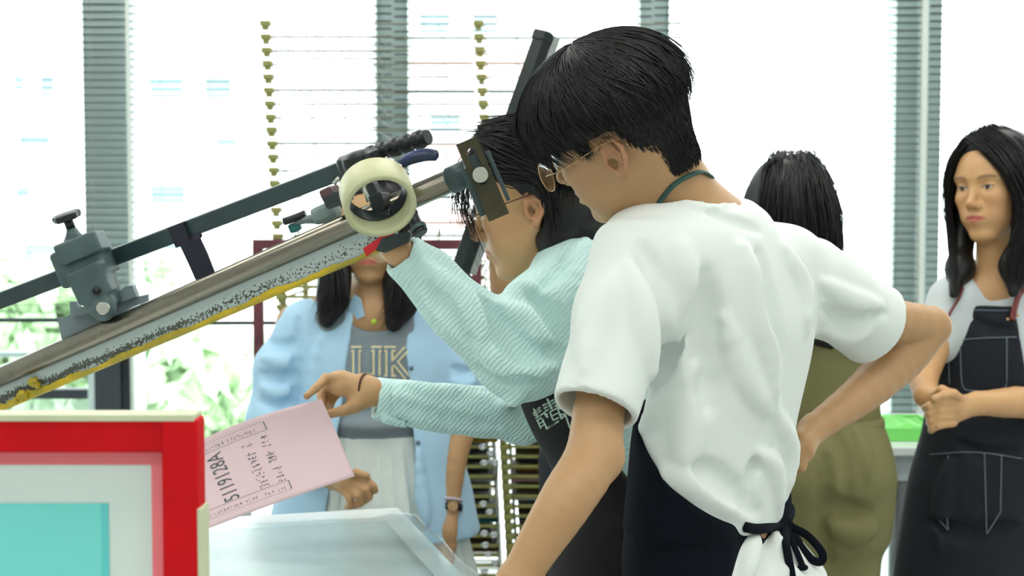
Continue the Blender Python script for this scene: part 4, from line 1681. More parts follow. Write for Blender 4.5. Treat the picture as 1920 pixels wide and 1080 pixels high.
def strands(name, paths, parent, material, rad=.0011, seg=3):
    """Many tapered hairs as one mesh."""
    paths = np.asarray(paths, float)           # n, k, 3
    n, k = paths.shape[:2]
    t = np.gradient(paths, axis=1)
    t /= np.linalg.norm(t, axis=2, keepdims=True) + 1e-9
    ref = np.array([.31, .77, .55])
    a = np.cross(t, ref); a /= np.linalg.norm(a, axis=2, keepdims=True) + 1e-9
    b = np.cross(t, a)
    prof = np.interp(np.linspace(0, 1, k), [0, .12, .6, 1], [.5, 1, .9, .12]) * rad
    vs = []
    for j in range(seg):
        w = 2 * math.pi * j / seg
        vs.append(paths + prof[None, :, None] * (a * math.cos(w) + b * math.sin(w)))
    V = np.stack(vs, 2).reshape(-1, 3)
    i0 = (np.arange(n)[:, None, None] * k + np.arange(k - 1)[None, :, None]) * seg
    j = np.arange(seg)[None, None, :]
    jn = (j + 1) % seg
    Fq = np.stack([i0 + j, i0 + jn, i0 + seg + jn, i0 + seg + j], -1).reshape(-1, 4)
    return mesh_obj(name, V, Fq, material, parent, True)


def guide_strands(guides, n, spread, k=12, seed=0, wave=.003, lift=0.0, endcut=.25):
    """Hairs blended between neighbouring guide curves (world points)."""
    rg = np.random.default_rng(seed)
    G = []
    for g in guides:
        s = smoothpath(g, 8)
        d = np.r_[0, np.cumsum(np.linalg.norm(np.diff(s, axis=0), axis=1))]
        G.append(np.stack([np.interp(np.linspace(0, d[-1], k), d, s[:, i]) for i in range(3)], -1))
    G = np.array(G)
    out = []
    tt = np.linspace(0, 1, k)[:, None]
    for _ in range(n):
        u = rg.uniform(0, len(G) - 1)
        i = min(int(u), len(G) - 2)
        w = u - i
        p = G[i] * (1 - w) + G[i + 1] * w
        off = rg.normal(size=3) * spread
        off2 = rg.normal(size=3) * spread * 1.3
        ph = rg.uniform(0, 6.28)
        p = p + off * (1 - tt) + off2 * tt + np.sin(tt * rg.uniform(4, 9) + ph) * wave * rg.normal(size=3)
        L_ = 1 - endcut * rg.random()
        p = np.stack([np.interp(np.linspace(0, L_, k), tt[:, 0], p[:, c]) for c in range(3)], -1)
        out.append(p)
    return np.array(out)


def folds(base, specs, y0, y1):
    """Cloth folds: (pixel path, radius, height); height > 0 is a ridge, < 0 a crease, laid on the cloth."""
    pr = []
    for path, r, hgt in specs:
        lift = hgt - r if hgt > 0 else r + hgt
        pts = lay(base, path, y0, y1, lift, 3)
        n = len(pts)
        for i in range(n - 1):
            w0 = math.sin(math.pi * (i + .15) / (n - .7)); w1 = math.sin(math.pi * (i + 1.15) / (n - .7))
            ra, rb = r * max(.25, w0), r * max(.25, w1)
            view = CAM - pts[i]; view /= np.linalg.norm(view)
            sgn = 1 if hgt > 0 else -1
            a = pts[i] - sgn * view * 0 + view * sgn * (r - ra) * .999
            v2 = CAM - pts[i + 1]; v2 /= np.linalg.norm(v2)
            b = pts[i + 1] + v2 * sgn * (r - rb) * .999
            pr.append(('u' if hgt > 0 else 's', r * 1.3, cap(a, b, ra, rb)))
    return pr


def legs_simple(hip, yaw, spread, rad, foot, label='trousers'):
    """Two trouser legs from the hips to the floor: prims and shoe prims."""
    f = np.array([math.cos(yaw), math.sin(yaw), 0]); l = np.array([-f[1], f[0], 0])
    leg, shoe = [], []
    for s in (-1, 1):
        h = np.array([hip[0], hip[1], hip[2]]) + l * s * spread
        k = np.array([h[0], h[1], hip[2] * .52]) + f * .02
        a = np.array([h[0], h[1], .09])
        leg += [U(.03, cap(h, k, rad, rad * .72)), U(.02, cap(k, a, rad * .72, rad * .55))]
        shoe += [[U(.01, cap(a + np.array([0, 0, -.045]) - f * .03, a + f * .16 + np.array([0, 0, -.055]), .042, .034)), ('i', 0, halfspace((0, 0, .004), (0, 0, -1)))]]
    return leg, shoe


def limb(pts, rads, k=.003, sub=4):
    """Tapered limb along a smooth curve through joints."""
    s = smoothpath(np.c_[np.array(pts), np.array(rads)], sub)
    return chain(s[:, :3], s[:, 3], k=k)


def finger(pts, r0=.0085, r1=.0065):
    n = len(pts)
    return chain(pts, [r0 + (r1 - r0) * i / (n - 1) for i in range(n)], k=.004)
# ================================================================== the young man in the white T-shirt
M_tee = mat('white_cotton', rgb(226, 232, 228), 0.85, var=0.015, vscale=8, bump=0.12, bscale=26, sheen=0.2)
M_denim = mat('navy_denim', rgb(11, 16, 25), 0.95, spec=0.15, var=0.25, vscale=18, bump=0.15, bscale=200)
M_cordg = mat('green_cord', rgb(34, 74, 68), 0.6, var=0.1)
man = empty('person', (P(1335, 1000, 2.08)[0], 2.08, 0), 'young man in white T-shirt, navy apron and wire glasses, seen from behind', 'person')
TY = math.radians(180 - 35)
tf = np.array([math.cos(TY), math.sin(TY), 0]); tl_ = np.array([-tf[1], tf[0], 0])
Hm = place_head(1152, 303, 1.93, (-.004, .078, -.004), 153.7, 19, 26, 1.0)

# --- clothes first: shirt
st = [(P(1322, 385, 2.06), .075, .068), (P(1326, 408, 2.06), .118, .078), (P(1336, 440, 2.06), .165, .090), (P(1350, 500, 2.07), .190, .102), (P(1378, 600, 2.08), .178, .104),
      (P(1372, 700, 2.08), .165, .098), (P(1348, 800, 2.08), .165, .098), (P(1338, 900, 2.08), .162, .098), (P(1326, 985, 2.08), .160, .096)]
torso = loft(st, (0, 0, 1), tl_, rnd=.015)
LS, LH = P(1200, 486, 1.955), P(1115, 768, 1.845)
RS_, RH = P(1508, 524, 2.19), P(1641, 611, 2.285)
la = (LH - LS) / np.linalg.norm(LH - LS)
shirt0 = [U(0, torso),
          U(.06, cap(LS + np.array([.02, .03, .0]), LS + la * .09, .070, .062)),
          U(.03, loft([(LS - la * .02, .060, .060), (LS + la * .08, .062, .062), (LH - la * .05, .058, .062), (LH, .057, .064)], la, (1, 0, 0), rnd=.004))]
rdv = (RH - RS_) / np.linalg.norm(RH - RS_)
hemn = P(1690, 552, 2.31) - P(1560, 665, 2.25); hemn /= np.linalg.norm(hemn)
shirt0 += [U(.06, cap(RS_ - rdv * .04, RS_ + rdv * .06, .056, .060)),
           U(.03, loft([(RS_, .060, .060), (RS_ + rdv * .07, .063, .060), (RH - rdv * .03, .066, .060), (RH, .068, .060)], rdv, hemn, rnd=.004)),
           U(.03, cap(P(1285, 408, 2.0), P(1385, 412, 2.09), .034, .030))]
view_y = (1.5, 2.5)
tee_folds = [
    ([(1205, 470), (1232, 540), (1246, 620), (1252, 700)], .016, -.006),
    ([(1180, 500), (1200, 560), (1212, 640), (1222, 720)], .014, .005),
    ([(1150, 520), (1120, 600), (1098, 690)], .018, .004),
    ([(1275, 470), (1292, 560), (1296, 680), (1290, 800), (1286, 880)], .020, .005),
    ([(1322, 520), (1330, 640), (1326, 760)], .020, -.004),
    ([(1395, 470), (1420, 560), (1436, 660), (1450, 760)], .016, .006),
    ([(1425, 480), (1448, 570), (1462, 660)], .014, -.005),
    ([(1360, 600), (1392, 700), (1436, 770)], .014, .004),
    ([(1470, 470), (1500, 540), (1512, 620)], .014, .005),
    ([(1500, 500), (1522, 570), (1526, 640), (1508, 740)], .012, -.006),
    ([(1540, 530), (1590, 560), (1650, 572)], .012, .005),
    ([(1545, 580), (1600, 600), (1660, 588)], .010, -.005),
    ([(1545, 620), (1590, 630), (1625, 622)], .010, .004),
    ([(1458, 780), (1476, 840), (1470, 930)], .014, .006),
    ([(1440, 845), (1412, 885), (1406, 960)], .010, -.008),
    ([(1425, 850), (1450, 880), (1462, 960)], .012, .006),
    ([(1250, 890), (1320, 910), (1390, 965)], .016, .004),
    ([(1300, 870), (1360, 905), (1420, 960)], .014, -.004),
    ([(1215, 760), (1240, 700), (1275, 630)], .012, -.006),
    ([(1205, 800), (1250, 760), (1300, 690)], .014, .004),
    ([(1270, 372), (1320, 392), (1375, 382)], .006, .003),
    ([(1330, 400), (1380, 412), (1420, 430)], .008, -.003),
    ([(1060, 715), (1120, 738), (1190, 760)], .0022, -.0016),
]
shirt = shirt0 + folds(shirt0, tee_folds, *view_y) + [('d', 0, wobble(.0016, 55, 3, (1, 1, .4)))]
# hollow hems and collar
shirt += [Sb(.003, cap(LH - la * .03, LH + la * .05, .047, .051)), Sb(.003, cap(RH - rdv * .03, RH + rdv * .05, .050, .054))]
nb = P(1302, 400, 2.035)
neck_dir = P(1322, 372, 2.05) - P(1330, 440, 2.07); neck_dir /= np.linalg.norm(neck_dir)
hole = cap(Hm((-.03, 0, -.07)), P(1312, 418, 2.045), .050, .056)
shirt += [Sb(.004, hole), ('i', .004, halfspace(P(1310, 366, 2.03), (-.10, -.05, 1)))]
solid('t_shirt', shirt, .0034, M_tee, man, 1)

# --- body in one piece: head, neck, trunk, arms, hands, legs
eL, eR = P(1112, 852, 1.825), P(1742, 612, 2.36)
wL, wR = P(972, 1086, 1.74), P(1524, 806, 2.20)
body = head_prims(Hm, .9, 1.05, .004) + ear_prims(Hm, 1, 1.25) + ear_prims(Hm, -1)
body += [U(.03, cap(Hm((-.030, 0, -.020)), P(1312, 425, 2.05), .052, .053)),
         U(.03, cap(Hm((.018, 0, -.060)), P(1295, 440, 2.035), .040, .046)),
         U(.05, cap(P(1330, 470, 2.06), P(1375, 600, 2.08), .075, .075)), U(.05, cap(P(1375, 600, 2.08), P(1335, 1060, 2.08), .075, .08)),
         U(.04, cap(P(1240, 500, 1.98), P(1480, 500, 2.16), .055))]
# left arm, hand resting on the table below the frame
body += limb([LS, P(1130, 735, 1.865), eL, P(1066, 932, 1.775), P(1016, 1012, 1.755), wL], [.045, .034, .0355, .034, .0285, .0225])
body += [U(.012, ell(eL + np.array([.018, -.004, -.004]), (.022, .022, .026)))]
hd = wL - eL; hd /= np.linalg.norm(hd)
pk = wL + hd * .05 + np.array([-.01, .0, -.006])
body += [U(.02, cap(wL, pk, .021, .026, ((.3, -.3, 1), .6)))]
for i, o_ in enumerate((-.028, -.010, .009, .026)):
    b0 = pk + np.array([.8, .5, 0]) / .95 * o_ + hd * .022
    b1 = b0 + np.array([-.032, .012, -.018]); b2 = b1 + np.array([-.022, .012, -.016])
    body += finger([pk, b0, b1, b2])
body += finger([wL + hd * .02, wL + hd * .045 + np.array([-.028, .01, .002]), wL + hd * .07 + np.array([-.045, .015, -.012])], .011, .008)
# right arm akimbo, hand on the hip
body += limb([RS_, P(1640, 594, 2.29), eR], [.042, .038, .034])
body += limb([eR, P(1690, 668, 2.345), P(1620, 735, 2.28), wR], [.035, .0395, .032, .0215])
body += [U(.015, ell(eR + np.array([.010, .0, -.002]), (.022, .024, .022)))]
hp_ = P(1505, 836, 2.17)
body += [U(.015, cap(wR, hp_, .0205, .026, ((1, .3, .2), .62)))]
for dx, dy in ((0, 0), (3, 13), (4, 26), (2, 37)):
    body += finger([hp_ + np.array([0, .0, .012]), P(1500 + dx, 838 + dy, 2.155), P(1482 + dx, 852 + dy, 2.19), P(1462 + dx, 860 + dy, 2.215)], .0085, .007)
body += finger([wR, P(1506, 822, 2.20), P(1496, 846, 2.235), P(1484, 862, 2.25)], .011, .008)
hipm = P(1335, 1110, 2.08)
legp, shoes = legs_simple((hipm[0], hipm[1], .88), TY, .075, .070, 0)
solid('body', body, .0032, M_skin, man, 1, head_color(Hm, .82, .5))
tr_ = [(o, k, f) for o, k, f in legp]
solid('trousers', [U(0, grown(tr_, .012)), U(.04, ell((hipm[0], hipm[1], .88), (.12, .085, .09)))], .010, M_trou, man, 2)
for s_ in shoes:
    solid('shoe', s_, .008, M_shoe, man, 2)

# shirt tail hanging under the apron string
tail0 = [U(0, loft([(P(1330, 988, 2.085), .158, .094), (P(1345, 1030, 2.09), .178, .112), (P(1362, 1085, 2.10), .205, .135), (P(1366, 1150, 2.10), .212, .14)], (0, 0, 1), tl_, rnd=.006))]
tail = tail0 + folds(tail0, [([(1440, 996), (1432, 1040), (1424, 1078)], .012, -.008), ([(1470, 1000), (1500, 1045), (1525, 1078)], .012, -.007),
                             ([(1418, 1000), (1404, 1040), (1398, 1078)], .012, .006), ([(1455, 1000), (1464, 1040), (1470, 1078)], .010, .006)], 1.6, 2.6)
solid('shirt_tail', tail, .005, M_tee, man, 1)

# apron: wraps the front, its side edge climbs from the waist at the back to the chest
zw = P(1400, 987, 2.0)[2]
core = [U(0, torso), U(0, loft([(P(1330, 988, 2.085), .158, .094), (P(1340, 1030, 2.09), .172, .106), (P(1352, 1085, 2.09), .185, .112), (P(1356, 1400, 2.08), .19, .118)], (0, 0, 1), tl_))]
A_, B_ = hit(core, 1402, 986, 1.5, 2.5), hit(core, 1238, 884, 1.5, 2.5)
npl = np.cross(B_ - A_, tl_); npl /= np.linalg.norm(npl)
if npl @ np.array([0, 0, 1.]) < 0: npl = -npl
sk_a = hit(core, 1392, 1040, 1.5, 2.5)
apron = [U(0, grown(core, .010)),
         ('i', .003, halfspace(A_, npl)),
         ('i', .003, halfspace(sk_a, -tf + np.array([0, 0, .08]))),
         ('i', 0, halfspace(P(1250, 560, 2.0), (0, 0, 1)))]
solid('apron', apron, .0042, M_denim, man, 1)
# apron strings, knot and bow
def ribbon(name, pts, parent, w=.006, m_=None, flat=(1, .35), sub=6):
    pp = smoothpath(pts, sub)
    return MB().tube(pp, w, 8, flat=flat).build(name, m_ or M_denim, parent, True)


yk = hit(shirt, 1470, 972, 1.5, 2.6)
yk = 2.0 if yk is None else yk[1] - .012
str_pts = []
for x, y in ((1396, 988), (1420, 992), (1445, 988), (1470, 980)):
    q = hit(shirt0 + tail0, x, y, 1.5, 2.6)
    str_pts.append(q + (CAM - q) / np.linalg.norm(CAM - q) * .006)
yk = str_pts[-1][1] - .006
ribbon('apron_string', str_pts, man, .0075, flat=(.5, 1))
solid('knot', [U(0, ell(P(1470, 982, yk), (.013, .012, .011))), U(.006, ell(P(1476, 990, yk - .004), (.010, .010, .012)))], .002, M_denim, man, 1)
def on_tail(x, y, lift):
    q = hit(tail + shirt0, x, y, 1.5, 2.6)
    if q is None: return P(x, y, yk - .01)
    return q + (CAM - q) / np.linalg.norm(CAM - q) * lift


ribbon('string_loop', [P(1472, 984, yk - .006), on_tail(1490, 991, .014), on_tail(1516, 1006, .016), P(1540, 1034, yk - .03), P(1541, 1052, yk - .03), P(1524, 1050, yk - .034), on_tail(1500, 1022, .010), P(1476, 990, yk - .006)], man, .0062, flat=(.5, 1))
ribbon('string_end', [P(1470, 986, yk - .01), on_tail(1474, 1020, .006), on_tail(1479, 1050, .006), on_tail(1484, 1078, .006), on_tail(1488, 1110, .006)], man, .0062, flat=(1, .5))
ribbon('string_end', [P(1474, 986, yk - .012), on_tail(1486, 1016, .010), on_tail(1497, 1042, .008), on_tail(1505, 1062, .007)], man, .0058, flat=(1, .5))
solid('string_knot', [U(0, ell(on_tail(1505, 1064, .007), (.0085, .006, .005)))], .002, M_denim, man, 0)
q1 = P(1484, 952, yk + .05)
ribbon('apron_string', [P(1472, 980, yk), P(1482, 968, yk + .03), P(1486, 958, yk + .07), P(1480, 950, yk + .12)], man, .009, flat=(.5, 1))
# neck strap, a green cord over the nape
cord_pts = []
for x, y in ((1232, 386), (1246, 366), (1264, 346), (1290, 330), (1314, 322), (1330, 328)):
    q = hit(body, x, y, 1.5, 2.4)
    if q is not None:
        cord_pts.append(q + (CAM - q) / np.linalg.norm(CAM - q) * .003)
cord_pts.append(cord_pts[-1] + np.array([.008, .03, -.004]))
ribbon('neck_strap', cord_pts, man, .0055, M_cordg, flat=(.45, 1))

# --- hair: mop over a short undercut
mop = [U(0, Hm.ell((.000, 0, .060), (.110, .092, .088))), U(.03, Hm.ell((.046, 0, .052), (.076, .080, .070))),
       U(.03, Hm.ell((-.046, .006, .058), (.070, .084, .076))),
       ('i', .018, halfspace(Hm((.10, 0, .030)), Hm.vec((-.06, 0, -1)))),
       ('d', 0, wobble(.004, 110, 8))]
under = [U(0, Hm.ell((-.014, 0, .046), (.0985, .0785, .0850))), U(.02, Hm.cap((-.050, 0, -.01), (-.052, 0, -.050), .046, .040)),
         ('i', .004, halfspace(Hm((-.034, 0, 0)), Hm.vec((1, 0, -.28)))), ('i', .006, halfspace(Hm((-.06, 0, -.072)), Hm.vec((-.25, 0, -1))))]
solid('hair', mop + [U(.012, as_prim(under))], .003, M_hair, man, 1)
rg = np.random.default_rng(5)
hp = []
for i in range(3600):
    ph = rg.uniform(0, 2 * math.pi)
    th0 = rg.uniform(.02, 1.0) ** .8
    cp = math.cos(ph)
    th1 = 1.66 + .06 * cp + rg.normal() * .10 + (.15 if cp > .6 else 0) + (.16 if cp < -.2 else 0)
    th = np.linspace(th0, max(th1, th0 + .5), 9)
    ph_ = ph + np.linspace(0, 1, 9) * (rg.normal() * .18 + .30 * math.sin(ph))
    r = 1.0 + .035 * rg.random() + np.linspace(0, 1, 9) ** 2 * rg.normal() * .03 + (.05 * rg.random() if rg.random() < .06 else 0)
    x = .006 + (.124 + .010 * np.clip(np.cos(ph_), 0, 1)) * np.sin(th) * np.cos(ph_) * r
    y = .094 * np.sin(th) * np.sin(ph_) * r
    z = .060 + .094 * np.cos(th) * r + np.clip(th - 1.6, 0, 1) * -.03
    hp.append([Hm(q) for q in np.stack([x, y, z], -1)])
hp = np.array(hp)
mop_open = [q for q in mop if q[0] != 'i' and q[0] != 'd']
loose = rg.random(len(hp)) < .06
offs = rg.uniform(-.001, .0045, (len(hp), 1)) + np.where(loose, rg.uniform(.004, .016, len(hp)), 0)[:, None] * np.linspace(0, 1, 9)[None] ** 2
hs_ = snap(mop_open, hp, 0)
hp = hp * .0 + hs_
d_ = hs_ - Hm((0, 0, .06)); d_ /= np.linalg.norm(d_, axis=2, keepdims=True)
hp = hp + d_ * offs[..., None]
strands('hair_strands', hp, man, M_hair, .0013)
# sideburn hairs in front of the ear
for s_ in (1, -1):
    G = [[Hm((.040, s_ * .080, .055)), Hm((.038, s_ * .080, .035)), Hm((.034, s_ * .074, .012))], [Hm((.020, s_ * .083, .055)), Hm((.020, s_ * .082, .035)), Hm((.022, s_ * .0765, .004))]]
    strands('sideburn', guide_strands(G, 170, .0022, 6, 31, .001, endcut=.5), man, M_hair, .0007)
# short hair of the undercut, lying close
hp = []
for i in range(5200):
    a = rg.uniform(-math.pi, math.pi); zz = rg.uniform(-.072, .05)
    q = np.array([-.03 - .075 * math.cos(a), .085 * math.sin(a), zz])
    if q[0] > -.036 + .28 * zz: continue
    d = np.array([.10 * math.cos(a), -.10 * math.sin(a), -1.0]) * .014
    hp.append([Hm(q + d * t) for t in np.linspace(0, 1, 4)])
hp = snap([q for q in under if q[0] == 'u'], hp, 0)
d_ = hp - Hm((-.03, 0, 0)); d_ /= np.linalg.norm(d_, axis=2, keepdims=True)
hp = hp + d_ * (np.array([-.002, .001, .002, .003])[None, :, None])
strands('undercut_hair', hp, man, M_hair, .0008)

# --- glasses
gl = empty('glasses', Hm((.10, 0, .01)), None)
gl.parent = man; gl.location = Vector(Hm((.10, 0, .01)).tolist()) - man.location
def lens_ring(s):
    out = []
    for i in range(40):
        w = 2 * math.pi * i / 40
        out.append(Hm((.1145 - .10 * (abs(s * .033 + .024 * math.cos(w)) - .02) ** 1.0 * .35, s * .033 + .0245 * math.cos(w), .002 + .0225 * math.sin(w) - .003)))
    return out
for s in (1, -1):
    rgp = lens_ring(s)
    MB().tube(rgp, .0009, 8, closed=True).build('rim', M_gold, gl, True)
    c = np.mean(rgp, 0)
    n_ = len(rgp)
    MB().add([p_ for p_ in rgp] + [c + Hm.vec((.0015, 0, 0))], [(i, (i + 1) % n_, n_) for i in range(n_)]).build('lens', M_lens, gl, True)
    MB().tube(smoothpath([Hm((.104, s * .058, .006)), Hm((.07, s * .0785, .012)), Hm((.02, s * .0825, .022)), Hm((-.012, s * .082, .026)), Hm((-.034, s * .080, .012))], 6), .0010, 6).build('temple', M_gold, gl, True)
MB().tube(smoothpath([Hm((.114, .0095, .004)), Hm((.1165, 0, .007)), Hm((.114, -.0095, .004))], 5), .0009, 6).build('bridge', M_gold, gl, True)
# ================================================================== the bending woman in mint
M_mint = mat('mint_crepe', rgb(204, 238, 235), 0.8, var=0.03, vscale=10, bump=0.15, bscale=30, sheen=0.2,
             wave=dict(dir='X', scale=48, dist=5, strength=0.55, depth=0.0022, rot=(0, -.75, 0)))
M_mint2 = mat('mint_crepe_body', rgb(204, 238, 235), 0.8, var=0.03, vscale=10, bump=0.15, bscale=30, sheen=0.2,
              wave=dict(dir='X', scale=48, dist=5, strength=0.5, depth=0.0020, rot=(0, .9, 0)))
M_black = mat('black_apron_cloth', rgb(14, 14, 14), 0.85, var=0.2, vscale=15, bump=0.1, bscale=120)
M_print = mat('pale_green_print', rgb(190, 212, 196), 0.7, var=0.06, vscale=30)
M_band = mat('brown_hair_tie', rgb(78, 44, 30), 0.7, var=0.1)
M_tort = mat('brown_spectacle_frame', rgb(96, 62, 44), 0.3, var=0.2)
wom = empty('person', (P(1150, 1000, 2.42)[0], 2.42, 0), 'bending woman in mint blouse and black apron holding a pink sheet', 'person')
Hw = place_head(1000, 392, 2.29, (-.004, .078, -.004), 173, 14, -1, 1.0)
wl = np.array([-.1, -1, 0])
wst = [(P(1078, 452, 2.38), .075, .060), (P(1085, 490, 2.39), .125, .085), (P(1092, 530, 2.40), .165, .105), (P(1092, 610, 2.42), .178, .122), (P(1096, 700, 2.42), .165, .118),
       (P(1112, 800, 2.42), .140, .096), (P(1148, 880, 2.42), .140, .088), (P(1160, 960, 2.42), .155, .096)]
wtor = loft(wst, (0, 0, 1), wl, rnd=.012)
sh, el_, wr = P(1088, 552, 2.27), P(978, 656, 2.17), P(752, 476, 2.085)
sh2, el2, wr2 = P(1070, 590, 2.53), P(990, 772, 2.50), P(702, 747, 2.43)
fa = (wr - el_) / np.linalg.norm(wr - el_)
bl0 = [U(0, wtor), U(.05, cap(sh, P(1030, 604, 2.215), .080, .074)), U(.04, cap(P(1030, 604, 2.215), el_, .074, .064))]
bl0 += [U(.04, loft([(wr, .0315, .034), (wr - fa * .035, .036, .038), (wr - fa * .05, .043, .044), (P(850, 574, 2.11), .048, .048), (P(920, 628, 2.14), .058, .056), (el_, .062, .062)], fa, (0, 1, 0), rnd=.003))]
bl0 += [U(.03, ell(P(975, 690, 2.16), (.058, .05, .040))), U(.03, cap(P(985, 690, 2.17), P(1060, 650, 2.22), .045, .060))]
bl0 += [U(.04, cap(sh2, el2, .075, .055))]
f2 = (wr2 - el2) / np.linalg.norm(wr2 - el2)
bl0 += [U(.03, loft([(wr2, .036, .036), (wr2 - f2 * .03, .037, .037), (P(800, 762, 2.45), .042, .042), (P(900, 772, 2.475), .047, .046), (el2, .050, .05)], f2, (0, 1, 0), rnd=.003)),
        U(.006, cap(P(722, 786, 2.40), P(758, 797, 2.41), .008, .006))]
bf = [([(800, 500), (850, 545), (930, 590), (1000, 590)], .012, .005), ([(800, 540), (850, 600), (900, 650)], .012, -.003),
      ([(900, 560), (950, 610), (1000, 650)], .012, -.005), ([(940, 572), (985, 600), (1030, 640)], .014, .006),
      ([(1000, 560), (1040, 590), (1060, 640)], .014, -.006), ([(900, 650), (960, 690), (1040, 690)], .016, .006),
      ([(920, 610), (980, 660), (1060, 660)], .012, -.005), ([(900, 690), (960, 715), (1030, 705)], .010, -.005),
      ([(1060, 470), (1040, 510), (1010, 545)], .010, -.004), ([(1100, 450), (1080, 500), (1075, 560)], .012, .004),
      ([(772, 452), (762, 490), (748, 520)], .003, -.003), ([(860, 560), (890, 600), (905, 640)], .010, .004),
      ([(760, 720), (820, 735), (900, 730)], .010, .004), ([(750, 760), (840, 790), (930, 800)], .012, -.004),
      ([(880, 740), (930, 760), (980, 740)], .012, .005), ([(735, 708), (738, 745), (736, 780)], .003, -.0025),
      ([(955, 565), (975, 545), (1000, 540)], .012, .006)]
bl = bl0 + folds(bl0, bf, 1.7, 2.8) + [('d', 0, wobble(.0022, 70, 12))]
bl += [Sb(.002, cap(wr - fa * .012, wr + fa * .05, .0245, .027)), Sb(.002, cap(wr2 - f2 * .02, wr2 + f2 * .05, .030, .032))]
bl += [Sb(.004, cap(Hw((-.02, 0, -.06)), P(1070, 480, 2.38), .050, .056))]
solid('blouse', bl, .0034, M_mint, wom, 1)

# body
wb = head_prims(Hw, .95, .95) + ear_prims(Hw, 1) + ear_prims(Hw, -1)
wb += [U(.03, cap(Hw((-.030, 0, -.030)), P(1075, 510, 2.38), .050, .055)), U(.03, cap(Hw((.015, 0, -.065)), P(1060, 520, 2.38), .038, .05)),
       U(.05, cap(P(1090, 530, 2.40), P(1100, 700, 2.42), .075, .075)), U(.05, cap(P(1100, 700, 2.42), P(1155, 1010, 2.42), .07, .08)),
       U(.04, cap(sh, sh2, .05))]
wb += limb([sh, el_, P(850, 572, 2.11), wr, P(742, 470, 2.09)], [.042, .033, .026, .0205, .020])
# left hand closed round the holder's end
pm = P(722, 470, 2.128)
wb += [U(.015, cap(P(746, 473, 2.100), pm, .0195, .021, ((.3, .2, 1), .75)))]
for i, (dx, dy) in enumerate(((0, 0), (-2, 4), (4, 8), (10, 12))):
    wb += finger([pm, P(704 + dx, 470 + dy, 2.135), P(697 + dx, 452 + dy, 2.155), P(708 + dx, 436 + dy, 2.162)], .0088, .007)
wb += finger([P(740, 464, 2.118), P(735, 450, 2.138), P(722, 438, 2.150)], .010, .008)
# right hand pinching the paper
wb += limb([sh2, el2, P(850, 768, 2.47), P(720, 740, 2.425), P(686, 728, 2.418)], [.045, .034, .029, .0215, .0205])
wb += [U(.014, cap(P(684, 728, 2.418), P(636, 718, 2.412), .0215, .0235, ((.1, .75, -.6), .62))),
       U(.012, cap(P(688, 745, 2.41), P(662, 762, 2.398), .017, .0135)),
       U(.010, cap(P(640, 716, 2.41), P(618, 716, 2.415), .017, .012, ((0, .7, -.6), .7)))]
wb += finger([P(640, 708, 2.408), P(611, 709, 2.398), P(592, 728, 2.372), P(575, 743, 2.352)], .0092, .0062)
wb += finger([P(636, 716, 2.415), P(611, 722, 2.425), P(602, 742, 2.41), P(603, 758, 2.392)], .009, .0068)
wb += finger([P(640, 724, 2.424), P(617, 732, 2.436), P(610, 752, 2.425), P(612, 768, 2.405)], .0086, .0065)
wb += finger([P(648, 730, 2.430), P(628, 742, 2.440), P(618, 762, 2.430), P(618, 776, 2.414)], .0078, .006)
wb += finger([P(672, 756, 2.400), P(645, 770, 2.388), P(619, 776, 2.382)], .0105, .008)
hipw = P(1158, 1060, 2.42)
wleg, wshoe = legs_simple((hipw[0], hipw[1], .86), math.radians(174), .070, .066, 0)
solid('body', wb, .0032, M_skin, wom, 1, head_color(Hw, .94, .8))
solid('trousers', [U(0, grown(wleg, .012)), U(.04, ell((hipw[0], hipw[1], .90), (.10, .12, .10)))], .010, M_trou, wom, 2)
for s_ in wshoe:
    solid('shoe', s_, .008, M_shoe, wom, 2)

# black apron
wcore = [U(0, wtor), U(0, loft([(P(1160, 960, 2.42), .155, .096), (P(1150, 1060, 2.43), .150, .100), (P(1140, 1400, 2.45), .16, .11)], (0, 0, 1), wl))]
Aw, Bw = hit(wcore, 1168, 884, 1.8, 2.8), hit(wcore, 1080, 770, 1.8, 2.8)
nw = np.cross(Bw - Aw, wl); nw /= np.linalg.norm(nw)
if nw[2] < 0: nw = -nw
wap = [U(0, grown(wcore, .011)), ('i', .003, halfspace(Aw, nw)), ('i', 0, halfspace(P(1050, 620, 2.4), (0, 0, 1))),
       ('i', .003, halfspace(P(1215, 1000, 2.42), (1, 0, 0)))]
solid('apron', wap, .0045, M_black, wom, 1)
# its print: two block characters and a stepped line, laid on the bib
def decal(name, polys, base, y0, y1, m_, parent, lift=.0008, sub=3):
    """Flat print: pixel polygons laid on a solid's surface."""
    mb = MB()
    for poly in polys:
        pts = []
        n = len(poly)
        for i in range(n):
            a, b = np.array(poly[i], float), np.array(poly[(i + 1) % n], float)
            for k in range(sub):
                pts.append(a + (b - a) * k / sub)
        w3 = []
        for q in pts:
            h_ = hit(base, q[0], q[1], y0, y1)
            if h_ is None: continue
            w3.append(h_ + (CAM - h_) / np.linalg.norm(CAM - h_) * lift)
        if len(w3) > 2:
            mb.add(w3, [tuple(range(len(w3)))])
    return mb.build(name, m_, parent)


def bar(x0, y0, x1, y1, w):
    d = np.array([x1 - x0, y1 - y0], float); d /= np.linalg.norm(d); n = np.array([-d[1], d[0]]) * w / 2
    a, b = np.array([x0, y0]), np.array([x1, y1])
    return [tuple(a + n), tuple(b + n), tuple(b - n), tuple(a - n)]


